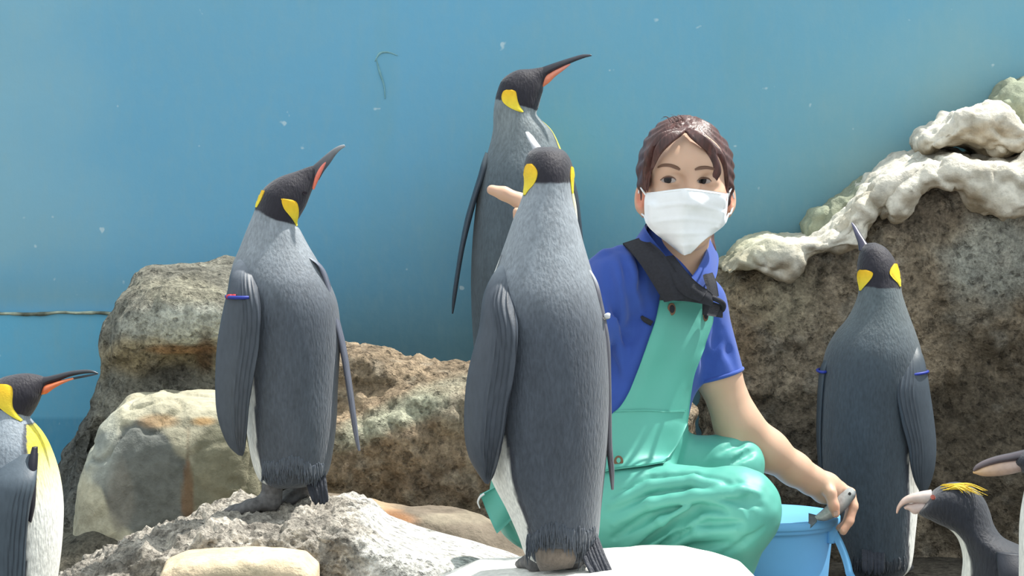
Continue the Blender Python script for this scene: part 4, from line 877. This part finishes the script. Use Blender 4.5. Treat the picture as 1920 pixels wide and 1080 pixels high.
# left arm (towards the bucket)
Fb.chain([A(1308, 575, .12), A(1345, 700, .12), A(1383, 795, .13), A(1440, 845, .16), A(1490, 880, .19), A(1520, 900, .21)], [.034, .0415, .0425, .038, .030, .027], .02)
Fb.chain([A(1520, 900, .21), A(1548, 915, .23), A(1568, 922, .25)], [.027, .029, .024], .015, flat=((0.3, 0.6, 0), 1.15))
Fb.chain([A(1548, 905, .21), A(1557, 925, .19), A(1563, 948, .185), A(1567, 963, .187)], [.016, .0115, .010, .0085], .008)      # thumb
for k, (dx, dz, d) in enumerate(((0, 0, .235), (1, -1, .255), (-1, 2, .274), (-6, 6, .292))):
    Fb.chain([A(1572, 915, d), A(1594 + dx, 925 + dz, d), A(1600 + dx, 950 + dz, d - .01), A(1592 + dx, 978 + dz, d - .02), A(1580 + dx, 996 - dz, d - .028)], [.014, .0095, .009, .0085, .0075], .005)
# right arm raised behind the central penguin
Fb.chain([A(1150, 540, .03), A(1070, 650, -.02), A(1035, 560, -.06), A(1022, 470, -.1)], [.045, .038, .03, .024], .02)
Fb.chain([A(1022, 470, -.1), A(1015, 410, -.12), A(1006, 385, -.125)], [.024, .03, .026], .015, flat=((0, 1, 0), 1.5))
Fb.chain([A(1003, 388, -.13), A(975, 377, -.135), A(945, 363, -.135), A(922, 356, -.135)], [.0145, .0145, .0125, .0095], .006)   # pointing finger
Fb.chain([A(990, 420, -.14), A(973, 408, -.15), A(969, 397, -.155)], [.012, .0095, .008], .006)                                      # thumb
for k in range(3): Fb.chain([A(1000, 392 + 9 * k, -.11), A(985, 396 + 12 * k, -.10), A(988, 405 + 12 * k, -.13)], [.012, .010, .009], .006)
V, Q = Fb.mesh(); V = smooth(V, Q, 1)
Nn = vnormals(V, Q); px, py = to_px(V); c = np.tile(SKIN, (len(V), 1)) * (1 + 0.03 * fbm(V, 30, 2))[:, None]
for s, ex, ey in ((1, 1366, 372), (-1, 1202, 372)): c = lerp(c, 0.8 * blob(px, py, ex, ey, 13, 30), (0.72, 0.24, 0.15))  # red glow of sunlight through the ears, painted into the skin
c = lerp(c, 0.35 * blob(px, py, 1580, 965, 40, 50), (0.68, 0.30, 0.20))
mk('body', V, Q, M['skin'], wp, col=c)
hb = bvh_of(V, Q)
# nails
for pth in ([(1566, 958, 4), (1568, 966, 3.5)],):
    v, f = ribbon(hb, pth, YW + .18, 0.0008, 0.001, 6, 4); mk('fingernail', v, f, M['skin'], wp, col=np.tile(np.array([0.7, 0.42, 0.35]), (len(v), 1)))
# eyes, lids, brows
YF = YW - .06
def eyep(cx, cy, w, hgt, iris, nm='eye'):
    rows = []
    for i in range(9):
        v = i / 8; ww = w * math.sqrt(max(0, 1 - (2 * v - 1) ** 2)) ** 1.0 * (0.97 if 0 < i < 8 else 0.1) + 0.5; yy = cy - hgt + 2 * hgt * v
        rows.append((yy, cx - ww, yy, cx + ww))
    v, f = rows_patch(hb, rows, YF, 0.0008, 0.001, 22, 36); x, y = to_px(v)
    d = np.sqrt((x - iris[0]) ** 2 + ((y - iris[1])) ** 2)
    cc = np.tile(np.array([0.36, 0.30, 0.27]), (len(v), 1)); cc[d < 7.6] = (0.014, 0.008, 0.007); cc[d < 3] = (0.004, 0.004, 0.004); cc[y < cy - hgt * 0.55] = (0.05, 0.03, 0.028)
    mk(nm, v, f, M['eye'], wp, col=cc)
eyep(1254, 337.5, 13.5, 5.8, (1252, 337)); eyep(1320, 339, 13, 5.6, (1317, 338.5))
def strip(nm, pth, m, off=0.0012, th=0.0012, n=18, bv=None, nu=4, Yg=YF, par=None, soft=0):
    v, f = ribbon(bv or hb, pth, Yg, off, th, n, nu, soft); return mk(nm, v, f, m, par or wp)
strip('eyelashes', [(1239, 338, .5), (1246, 333, 1.3), (1254, 331, 1.5), (1262, 333, 1.2), (1267, 338, .5)], M['brow'])
strip('eyelashes', [(1307, 339, .5), (1313, 334, 1.3), (1320, 333, 1.5), (1328, 335, 1.3), (1334, 340, .5)], M['brow'])
strip('eyebrow', [(1234, 314, 1.0), (1243, 310, 2.6), (1256, 310, 3.0), (1268, 314, 3.2), (1275, 318, 1.6)], M['brow'], off=0.0008)
strip('eyebrow', [(1303, 318, 1.6), (1312, 315, 3.2), (1324, 314, 3.0), (1336, 316, 2.2), (1342, 319, 0.8)], M['brow'], off=0.0008)

# shirt
Fs = Field((-0.02, 5.75, 0.25), (0.50, 6.36, 0.92), 0.004)
Fs.ell(A(1222, 625, .10), (.125, .10, .15), .03, yaw=math.radians(35), roll=0.1)
Fs.cone(A(1190, 515, .06), A(1152, 534, .02), .05, .062, .03)
Fs.cone(A(1240, 500, .08), A(1190, 515, .06), .05, .05, .04)
Fs.cone(A(1262, 520, .09), A(1308, 572, .12), .048, .05, .04)
Fs.cone(A(1152, 534, .02), A(1078, 640, -.015), .062, .056, .02, cap=True)
Fs.cone(A(1308, 570, .12), A(1344, 706, .12), .053, .0525, .02, cap=True)
Fs.cone(A(1215, 640, .1), A(1178, 770, .09), .105, .108, .03, flat=((0, 1, 0), 1.05)); Fs.cone(A(1178, 770, .09), A(1130, 860, .07), .108, .11, .03)
rnd = random.Random(8)
def crease(F, bv_, pts, Yg, r, depth, k=0.012, op='sub'):
    P = [hit(bv_, x, y, Yg, (r - depth) if op == 'sub' else -(r - depth)) for x, y in pts]
    F.chain(P, [r * 0.4] + [r] * (len(P) - 2) + [r * 0.4], k, op=op)
Fs.cone(A(1242, 458, .09), A(1250, 500, .08), .042, .05, .02)
v0, q0 = Fs.mesh(); sb0 = bvh_of(v0, q0)
for pts in ([(1165, 480), (1180, 540), (1190, 600), (1188, 650)], [(1140, 500), (1150, 560), (1160, 640)], [(1188, 470), (1205, 540), (1215, 580)], [(1150, 700), (1175, 640), (1200, 620)], [(1150, 745), (1165, 690), (1180, 660)],
            [(1340, 590), (1345, 640), (1335, 690)], [(1355, 620), (1368, 660), (1378, 690)], [(1315, 640), (1325, 670), (1320, 700)], [(1300, 620), (1310, 600), (1330, 590)]):
    crease(Fs, sb0, pts, YW, 0.009, 0.005)
for pts in ([(1100, 478), (1130, 466), (1165, 466), (1180, 480)], [(1155, 600), (1162, 660), (1168, 700)]): crease(Fs, sb0, pts, YW, 0.008, 0.004, op='add')
# cuff edge and armhole opening
V, Q = Fs.mesh(); V = smooth(V, Q, 1); mk('shirt', V, Q, M['shirt'], wp); sV, sQ = V, Q
def loop_tube(P, r, nm, m, par):
    P = list(P) + [P[0]]; v, f = tube(P, [r] * len(P), 60, 8); return mk(nm, v, f, m, par)
cdir = (A(1345, 706, .12) - A(1308, 570, .12)); cdir /= np.linalg.norm(cdir); e1 = np.cross(cdir, [0, 1, 0]); e1 /= np.linalg.norm(e1); e2 = np.cross(cdir, e1)
loop_tube([A(1344, 706, .12) - cdir * .002 + .0515 * (math.cos(a) * e1 + math.sin(a) * e2) for a in np.linspace(0, 2 * math.pi, 17)[:-1]], .004, 'sleeve_hem', M['shirt'], wp)
top = [A(1291, 521, -.005), A(1268, 498, -.012), A(1240, 470, .0), A(1212, 432, .03), A(1222, 415, .09), A(1275, 412, .125), A(1318, 430, .11), A(1324, 465, .06), A(1312, 496, .02), A(1297, 520, -.0)]
bot = [A(1294, 552, -.02), A(1262, 530, -.025), A(1222, 492, -.005), A(1194, 458, .02), A(1200, 450, .11), A(1275, 445, .155), A(1338, 468, .14), A(1344, 505, .08), A(1332, 535, .025), A(1303, 552, -.015)]
T1, _ = cat_interp(top, 70); T2, _ = cat_interp(bot, 70); G = np.stack([T1 + (T2 - T1) * u + np.array([0, -.006 * math.sin(u * 3.14), 0]) for u in np.linspace(0, 1, 8)], 1)
v, f = sheet(G, 0.004); mk('collar', v, f, M['shirt'], wp); cV, cF = v, f

# trousers of the bib overalls
Ft = Field((-0.1, 5.70, 0.0), (0.55, 6.36, 0.62), 0.004)
Ft.ell(A(1045, 935, .06), (.128, .125, .112), .03)
Ft.cone(A(1060, 915, .06), A(1160, 845, .08), .118, .112, .04); Ft.cone(A(1160, 845, .08), A(1185, 800, .09), .112, .108, .03)
Ft.cone(A(1110, 965, .0), A(1382, 956, -.1), .105, .078, .03)
Ft.cone(A(1382, 958, -.1), A(1300, 1165, -.05), .074, .068, .02)
Ft.cone(A(1140, 885, .12), A(1370, 874, .12), .085, .06, .02); Ft.cone(A(1370, 876, .10), A(1240, 1165, .07), .058, .06, .02)
v0, q0 = Ft.mesh(); tb0 = bvh_of(v0, q0)
for pts, r, dp in (([(1150, 930), (1220, 895), (1300, 890), (1370, 905)], .010, .005), ([(1145, 960), (1220, 925), (1290, 915), (1340, 925)], .010, .005), ([(1150, 1010), (1220, 965), (1300, 945), (1360, 960)], .012, .007),
                   ([(1180, 1040), (1250, 985), (1310, 950), (1350, 955)], .013, .010), ([(1200, 1050), (1270, 1010), (1330, 985), (1390, 980)], .011, .006), ([(1230, 1048), (1300, 1025), (1370, 1015)], .010, .005),
                   ([(1380, 900), (1400, 930), (1405, 965)], .009, .004), ([(1330, 930), (1390, 940), (1430, 950)], .009, .004), ([(1160, 985), (1230, 945), (1270, 935)], .008, .004), ([(1330, 905), (1380, 915), (1420, 935)], .008, .004),
                   ([(1260, 1000), (1300, 960), (1312, 948)], .012, .008), ([(1340, 1050), (1400, 1010), (1430, 990)], .008, .004),
                   ([(1350, 850), (1385, 830), (1395, 825)], .008, .004), ([(1370, 870), (1405, 850), (1415, 845)], .008, .004), ([(930, 930), (945, 970), (970, 1010)], .008, .004)):
    crease(Ft, tb0, pts, YW, r * .95, dp * 1.7, k=0.007)
for pts, r, dp in (([(1145, 945), (1220, 908), (1300, 900), (1350, 908)], .010, .0045), ([(1150, 985), (1220, 945), (1300, 930), (1380, 925)], .010, .005), ([(1170, 1030), (1240, 978), (1290, 950)], .009, .005), ([(1240, 1035), (1310, 1000), (1380, 995)], .010, .005), ([(1345, 918), (1390, 918), (1425, 925)], .008, .004)):
    crease(Ft, tb0, pts, YW, r, dp * 1.6, k=0.010, op='add')
V, Q = Ft.mesh(); V = smooth(V, Q, 1); Nn = vnormals(V, Q); V = V + Nn * (0.0035 * fbm(V * np.array([1, 1, 1]), 14, 3))[:, None]
mk('trousers', V, Q, M['overall'], wp); tV, tQ = V, Q
# bib laid on shirt and trousers
aV = np.vstack([sV, tV]); aQ = np.vstack([sQ, tQ + len(sV)]); ab = bvh_of(aV, aQ)
bibrows = [(553, 1236, 560, 1327), (575, 1233, 578, 1333), (600, 1228, 602, 1332), (630, 1218, 630, 1322), (665, 1206, 665, 1310), (700, 1194, 700, 1297), (735, 1180, 735, 1290), (762, 1164, 765, 1286), (778, 1148, 785, 1284), (800, 1138, 800, 1280), (830, 1130, 830, 1266), (862, 1125, 856, 1250), (888, 1122, 872, 1246)]
S, _ = cat_interp(bibrows, 60); G = np.zeros((60, 30, 3))
for i, s in enumerate(S):
    for j in range(30):
        u = j / 29; x = s[1] + (s[3] - s[1]) * u; y = s[0] + (s[2] - s[0]) * u
        G[i, j] = hit(ab, x, y, YW, 0.006)
# even the drape so the cloth spans hollows, then add soft vertical folds
for _ in range(26):
    Gs = G.copy(); Gs[1:-1, 1:-1] = (G[:-2, 1:-1] + G[2:, 1:-1] + G[1:-1, :-2] + G[1:-1, 2:]) / 4
    G[1:-1, 1:-1, 1] = np.minimum(Gs[1:-1, 1:-1, 1], G[1:-1, 1:-1, 1] + 0.0006)
for i in range(60):
    for j in range(30):
        u = j / 29; v = i / 59; G[i, j, 1] -= 0.004 * math.sin(u * 9 + 2.0 * v) * math.sin(min(1, u * 4) * 1.57) * (1 - v * 0.6) + 0.003
v, f = sheet(G, 0.003); bib = mk('bib', v, f, M['overall'], wp); bb = bvh_of(v, f)
strip('bib_seam', [(1148, 772, 1.2), (1200, 769, 1.2), (1245, 771, 1.2), (1284, 770, 1.2)], M['overall'], off=0.0012, th=0.002, bv=bb, n=30, Yg=YW, par=bib)
strip('bib_seam', [(1238, 562, 1.0), (1270, 566, 1.0), (1300, 566, 1.0), (1326, 568, 1.0)], M['overall'], off=0.0010, th=0.002, bv=bb, n=30, Yg=YW, par=bib)
def disc(nm, cx, cy, bv_, r, m, off, par, sx=1.0):
    p = Vector(hit(bv_, cx, cy, YW, off)); parts = []
    th = np.linspace(0, 2 * np.pi, 20, endpoint=False); R = []
    for rr, yy in ((r * .3, .0), (r * .85, -.0005), (r, .0), (r * .95, .003)):
        R.append(np.stack([p.x + sx * rr * np.cos(th), p.y + yy + 0 * th, p.z + rr * np.sin(th)], -1))
    v, f = rings_mesh(np.array(R)); return mk(nm, v, f, m, par)
for cx, cy, sx in ((1258, 580, .65), (1321, 591, .5)):
    disc('eyelet', cx, cy, bb, .012, M['copper'], 0.0025, bib, sx); disc('eyelet_hole', cx, cy, bb, .0075, M['strap'], 0.0045, bib, sx)
disc('button', 1160, 867, bb, .011, M['copper'], 0.003, bib, .8); disc('button', 1160, 867, bb, .005, M['overall'], 0.006, bib, .8)
for x, y in ((1181, 866), (1168, 866)): pass
# straps
xV = np.vstack([aV, cV]); xF = [tuple(q) for q in aQ] + [tuple(int(i) + len(aV) for i in q) for q in cF]; xb = bvh_of(xV, xF)
def band_sheet(nm, rows, th=.005, n=40, m=9, sag=.006):
    S, _ = cat_interp(rows, n); G = np.zeros((n, m, 3))
    for i in range(n):
        for j in range(m):
            u = j / (m - 1); s = S[i]; G[i, j] = A(s[0] + (s[2] - s[0]) * u, s[1] + (s[3] - s[1]) * u, s[4] + (s[5] - s[4]) * u - sag * math.sin(u * math.pi) + .0015 * math.sin(u * 14 + i * .12))
    v, f = sheet(G, th); return mk(nm, v, f, M['strap'], wp)
# rows: outer edge px, inner edge px, depth outer, depth inner
band_sheet('shoulder_strap', [(1168, 458, 1205, 446, .02, .03), (1184, 474, 1222, 458, -.01, .0), (1204, 498, 1242, 474, -.035, -.03), (1222, 526, 1262, 500, -.05, -.052), (1236, 550, 1280, 530, -.055, -.06), (1246, 566, 1284, 560, -.055, -.06)])
band_sheet('shoulder_strap', [(1232, 484, 1262, 480, -.04, -.02), (1246, 506, 1278, 500, -.05, -.045), (1262, 530, 1296, 520, -.062, -.06), (1282, 552, 1312, 534, -.066, -.06), (1312, 566, 1326, 544, -.06, -.045)], th=.004)
band_sheet('strap_yoke', [(1236, 562, 1242, 534, -.052, -.05), (1262, 562, 1266, 532, -.058, -.056), (1294, 564, 1298, 536, -.055, -.052), (1322, 570, 1324, 544, -.045, -.04), (1334, 576, 1336, 556, -.03, -.025)], m=7)
band_sheet('shoulder_strap', [(1318, 516, 1334, 512, -.01, .01), (1324, 536, 1342, 532, -.02, .0), (1326, 558, 1346, 556, -.03, -.01)], m=5)
loop_tube([A(1322, 556, -.02), A(1340, 560, -.03), A(1356, 570, -.01), A(1352, 582, .02), A(1334, 574, .03)], .005, 'strap_loop', M['strap'], wp)
G = np.stack([np.stack([A(1318 + 36 * u + 0 * w, 560 + 12 * u + (30 - 6 * u) * w, -.02 + .03 * u) for w in np.linspace(0, 1, 6)]) for u in np.linspace(0, 1, 10)])
v, f = sheet(G, .004); mk('strap_end', v, f, M['strap'], wp)
strip('bib_tab', [(1254, 546, 9), (1256, 560, 10), (1257, 572, 10)], M['overall'], off=0.020, th=0.003, bv=xb, n=14, nu=5, Yg=YW)
strip('pocket_zip', [(1203, 592, 1.5), (1210, 600, 4.5), (1222, 607, 4.5)], M['strap'], off=0.003, th=0.003, bv=xb, n=14, nu=4, Yg=YW)
# drawstring at the back of the waist
v, f = tube([A(908, 926, -.035), A(900, 932, -.036), A(896, 942, -.036), A(900, 953, -.034)], [.0022, .0022, .0016, .0012], 16, 6); mk('drawstring', v, f, M['whitep'], wp)
# waistband flap at the back
G = np.stack([np.stack([A((900 + 70 * u) * (1 - w) + (932 + 60 * u) * w, (928 - 36 * u) * (1 - w) + (1000 - 60 * u) * w, -.03 - .03 * u + .012 * math.sin(w * 5 + u * 3)) for w in np.linspace(0, 1, 12)]) for u in np.linspace(0, 1, 12)])
v, f = sheet(G, .004); mk('waist_flap', v, f, M['overall'], wp)

# mask
G = np.zeros((46, 41, 3)); MK = np.zeros((46, 41))
mrows, _ = cat_interp([(362, 1212, 362, 1366, 353), (375, 1209, 380, 1364, 366), (395, 1209, 400, 1362, 386), (418, 1212, 418, 1358, 410), (436, 1228, 434, 1340, 436), (455, 1252, 452, 1314, 460), (473, 1274, 471, 1294, 478)], 46)
for i in range(46):
    s = mrows[i]; v = i / 45
    for j in range(41):
        u = j / 40; e = 2 * u - 1
        mid = 1 - abs(e) ** 1.3
        x = s[1] + (s[3] - s[1]) * u; y = s[0] + (s[2] - s[0]) * u; y = y + (s[4] - (s[0] + s[2]) / 2) * mid
        depth = -.118 + .085 * abs(e + 0.06) ** 1.7 * (1 - 0.35 * v) + 0.03 * v ** 3
        nose = -.012 * math.exp(-(e / .16) ** 2) * math.exp(-((v - .12) / .35) ** 2)
        pleat = sum(-0.0026 * math.exp(-((v - p) / .022) ** 2) * (1 - e * e * .8) for p in (.30, .50, .68, .84))
        crink = .0016 * math.sin(v * 23 + e * 5) * (abs(e) > .6) * (abs(e) - .6) * 2
        p = at(x, y, YW + .04 + depth + nose + pleat + crink); G[i, j] = p
        MK[i, j] = hit(hb, x, y, YF)[1]
gap = np.maximum(0, G[..., 1] + .005 - MK); gap[:, :2] = np.minimum(gap[:, :2], .02); gap[:, -2:] = np.minimum(gap[:, -2:], .02)
g2 = gap.copy()
for _ in range(30):
    g2[1:-1, 1:-1] = (g2[:-2, 1:-1] + g2[2:, 1:-1] + g2[1:-1, :-2] + g2[1:-1, 2:]) / 4; g2[0] = g2[1]; g2[-1] = g2[-2]; g2 = np.maximum(g2, gap)
G[..., 1] -= g2
v, f = sheet(G, 0.0018); mask = mk('face_mask', v, f, M['mask'], wp)
v, f = tube([G[1, 20 + k] + np.array([0, -.0012, -.002]) for k in range(-18, 19, 3)], [.0012] * 13, 40, 6); mk('nose_wire', v, f, M['mask'], mask)
for s, pts in ((0, [G[3, 0], A(1204, 356, .0), A(1200, 352, .03), A(1196, 372, .055)]), (1, [G[3, 40], A(1368, 360, .0), A(1372, 354, .03), A(1376, 372, .05)]), (2, [G[22, 0], A(1208, 405, .0), A(1204, 402, .03), A(1199, 390, .055)]), (3, [G[22, 40], A(1366, 402, .0), A(1370, 400, .03), A(1374, 388, .05)])):
    v, f = tube(pts, [.0018] * 4, 20, 6); mk('ear_loop', v, f, M['mask'], mask)

# hair
Fh = Field((0.20, 5.86, 0.62), (0.46, 6.26, 1.02), 0.003)
Fh.ell(hp(-.001, .022, .008), (.0875, .104, .094), .02)
Fh.ell(hp(-.066, .0, -.02), (.024, .06, .06), .02); Fh.ell(hp(.066, .0, -.02), (.024, .06, .062), .02)
Fh.ell(hp(0, .05, -.05), (.07, .06, .07), .03)
# face opening
face = [(1221, 400), (1219, 345), (1223, 305), (1236, 282), (1258, 266), (1285, 259), (1310, 264), (1330, 284), (1346, 312), (1353, 350), (1352, 400)]
Fh.poly(face, YW - .07, 0.105, r=0.006, k=0.012, op='sub')
Fh.poly([(1150, 358), (1420, 358), (1420, 480), (1150, 480)], YW - .05, 0.08, r=0.01, k=0.01, op='sub')
# low tied tail
Fh.chain([hp(.01, .12, -.06), A(1310, 440, .15), A(1320, 470, .12), A(1324, 490, .10)], [.03, .026, .018, .007], .02)
V, Q = Fh.mesh(); V = smooth(V, Q, 1); Nn = vnormals(V, Q)
q = V - hp(-.004, -.03, .09); ang = np.arctan2(q[:, 0], -q[:, 2] + 0.02)
V = V + Nn * (0.0014 * np.sin(ang * 60 + 3 * fbm(V, 12, 2)) + 0.0014 * fbm(V, 25, 2))[:, None]
hair = mk('hair', V, Q, M['hair'], wp)
def lock(pts, rad): return tube([hp(*p) if len(p) == 3 and p[2] < .5 and abs(p[0]) < .2 else p for p in pts], rad, 26, 7)
parts = []; rnd = random.Random(3)
P3 = lambda x, y, d: A(x, y, d)
for k in range(12):   # right fringe hanging beside the eye
    o = k * 1.6
    parts.append(tube([P3(1284 + o * .5, 246 - o * .25, -.035), P3(1308 + o, 256 + o * .4, -.052), P3(1328 + o * .9, 285 + o, -.052), P3(1338 + o * .6, 315 + o * .5, -.050), P3(1336 + o * .25, 342 + rnd.uniform(-6, 3), -.048)], [.002, .0042, .0046, .0038, .0008], 24, 7))
for k in range(10):   # hair swept left
    o = k * 2.0
    parts.append(tube([P3(1278 - o * .4, 247 - o * .3, -.038), P3(1254 - o, 257 - o * .1, -.050), P3(1232 - o * .9, 278 + o * .6, -.045), P3(1221 - o * .7, 312 + o * .5, -.03), P3(1214 - o * .35, 350 + rnd.uniform(-4, 12), -.012)], [.002, .0042, .0046, .0042, .0012], 24, 7))
for k in range(8):   # crown hair combed down to both sides of the parting
    o = k * 1.5
    parts.append(tube([P3(1288, 240, -.02), P3(1276 - o, 250 - o * .2, -.045), P3(1256 - o, 266 - o * .6, -.056), P3(1236 - o * .6, 288 - o * .6, -.052), P3(1224 - o * .4, 318, -.036)], [.003, .005, .0048, .0040, .0006], 22, 7))
    parts.append(tube([P3(1284, 240, -.02), P3(1297 + o, 255 - o * .4, -.050), P3(1315 + o, 271 - o * .8, -.058), P3(1333 + o * .6, 288 - o * .6, -.054), P3(1344 + o * .4, 318, -.042)], [.003, .005, .0048, .0040, .0006], 22, 7))
for k in range(6):    # right side hair in front of the ear
    o = k * 2.2
    parts.append(tube([P3(1330 + o, 262 + o, -.03), P3(1348 + o * .7, 295, -.035), P3(1356 + o * .6, 330, -.02), P3(1358 + o * .6, 362 + rnd.uniform(-8, 6), .0)], [.003, .0045, .004, .001], 20, 7))
for k in range(9):    # flyaway strands
    x = rnd.uniform(1235, 1290); parts.append(tube([P3(x, 229, .02), P3(x - 10 + rnd.uniform(-5, 5), 219, .02), P3(x - 22 + rnd.uniform(-8, 20), 216 + rnd.uniform(-4, 8), .02)], [.0006, .0005, .0002], 8, 4))
v, f = merge(parts); mk('hair_locks', v, f, M['hair'], wp)
# boots below the frame
for (x, d) in ((1305, -.07), (1245, .09)):
    Fo = Field((A(x, 1100)[0] - .12, YW + d - .08, -.01), (A(x, 1100)[0] + .2, YW + d + .08, .26), .005); b = np.array([A(x, 1150)[0], YW + d, 0.05])
    Fo.cone(b + np.array([0, 0, .16]), b, .05, .045, .01); Fo.cone(b + np.array([-.02, 0, -.01]), b + np.array([.13, 0, -.012]), .04, .035, .02)
    v, q = Fo.mesh(); v[:, 2] = np.maximum(v[:, 2], 0.001); mk('boot', v, q, M['boot'], wp)

# ------------------------------------------------------------------ bucket
YB = 6.34; bc = at(1437, 967, YB); R0 = 0.142
bk = empty('bucket', (bc[0], YB, 0)); tag(bk, 'light blue plastic bucket beside the knee of the crouching woman', 'bucket')
def lathe(prof, cx, cy, n=72, flat=None):
    th = np.linspace(0, 2 * np.pi, n, endpoint=False)
    R = np.array([np.stack([cx + r * np.cos(th), cy + r * np.sin(th), z + 0 * th], -1) for r, z in prof]); V, f = rings_mesh(R); return V, f
zr = bc[2]; rb = 0.118
prof = [(0.01, .004), (rb - .006, .004), (rb, .008), (rb + .002, .014), (rb + (R0 - .008 - rb) * .5, zr * .5), (R0 - .010, zr - .028), (R0 - .009, zr - .022), (R0 - .001, zr - .020), (R0, zr - .016), (R0 + .001, zr - .004), (R0 - .001, zr), (R0 - .006, zr + .001), (R0 - .010, zr - .002), (R0 - .013, zr - .03), (rb - .003, .02), (rb - .01, .010), (.01, .010)]
V, f = lathe(prof, bc[0], YB); mk('tub', V, f, M['bucket'], bk)
V, f = lathe([(R0 - .0095, zr - .012), (R0 + .0035, zr - .012), (R0 + .005, zr - .009), (R0 + .005, zr + .001), (R0 + .002, zr + .004), (R0 - .006, zr + .004), (R0 - .0095, zr + .001)], bc[0], YB); mk('rim', V, f, M['bucket'], bk)
# lug and handle
ang = math.radians(-22); lx, ly = bc[0] + (R0 + .003) * math.cos(ang), YB + (R0 + .003) * math.sin(ang)
V, f, T, TH = loft([(1546, 985, 1570, 984, .012, 0), (1547, 1000, 1570, 1000, .012, 0), (1549, 1018, 1566, 1018, .010, 0)], ly, 12, 20); mk('handle_lug', V, f, M['bucket'], bk)
hd = [at(1564, 1000, ly - .006), at(1574, 1018, ly - .012), at(1585, 1045, ly - .02), at(1592, 1072, ly - .03), at(1592, 1095, ly - .04)]
far = bc + np.array([-R0 * 1.0, R0 * .35, -.02])
hd += [np.array([bc[0] + .06, YB - R0 - .035, .055]), np.array([bc[0] - .06, YB - R0 - .02, .06]), np.array([bc[0] - R0 - .012, YB - .03, .12]), np.array([bc[0] - R0 - .004, YB + .02, zr - .02])]
P, _ = cat_interp(hd, 70); G = np.stack([P + np.array([.0065 * w, .003 * abs(w), 0.002 * w]) for w in (-1, -.4, .4, 1)], 1); v, f = sheet(G, .004); mk('handle', v, f, M['bucket'], bk)

# fish held at the rim
def fish(loc_st, Y, label, nose, name='fish'):
    V, f, T, TH = loft(loc_st, Y, 50, 28); t = T / T.max()
    c = np.tile(np.array([0.20, 0.24, 0.27]), (len(V), 1)).astype(float)
    c = mixc(c, np.array([0.62, 0.62, 0.58]), np.clip(-np.sin(TH) * .5 + .2, 0, 1)[:, None]); c = mixc(c, np.array([0.07, 0.09, 0.11]), np.clip(np.cos(TH) * 1.2, 0, 1)[:, None] * .8)
    rt = empty(name, V.mean(0)); tag(rt, label, 'fish'); mk('body', V, f, M['fish'], rt, col=c); return rt, bvh_of(V, f)
YH = YW + .215
ft, fb = fish([(1527, 968, 1533, 976, .002, .0), (1537, 960, 1547, 977, .007, .0), (1550, 948, 1566, 970, .011, 0), (1564, 935, 1586, 955, .013, 0), (1576, 926, 1598, 940, .012, 0), (1587, 917, 1604, 931, .009, 0), (1596, 914, 1605, 922, .004, 0)], YH, 'small grey-silver fish held in the hand above the bucket rim', None)
ev, ef = rows_patch(fb, [(923, 1592, 923, 1594), (926, 1590, 926, 1596), (929, 1592, 929, 1594)], YH, .0006, .001, 6, 6); mk('eye', ev, ef, M['eye'], ft, col=np.tile(np.array([0.02, 0.02, 0.02]), (len(ev), 1)))
G = np.stack([np.stack([at(1532 - 16 * u, 972 + (6 + 10 * u) * w + 6 * u, YH) for w in np.linspace(-1, 1, 5)]) for u in np.linspace(0, 1, 6)]); v, f = sheet(G, .0015); mk('tail_fin', v, f, M['fish'], ft, col=np.tile(np.array([0.12, 0.14, 0.16]), (len(v), 1)))
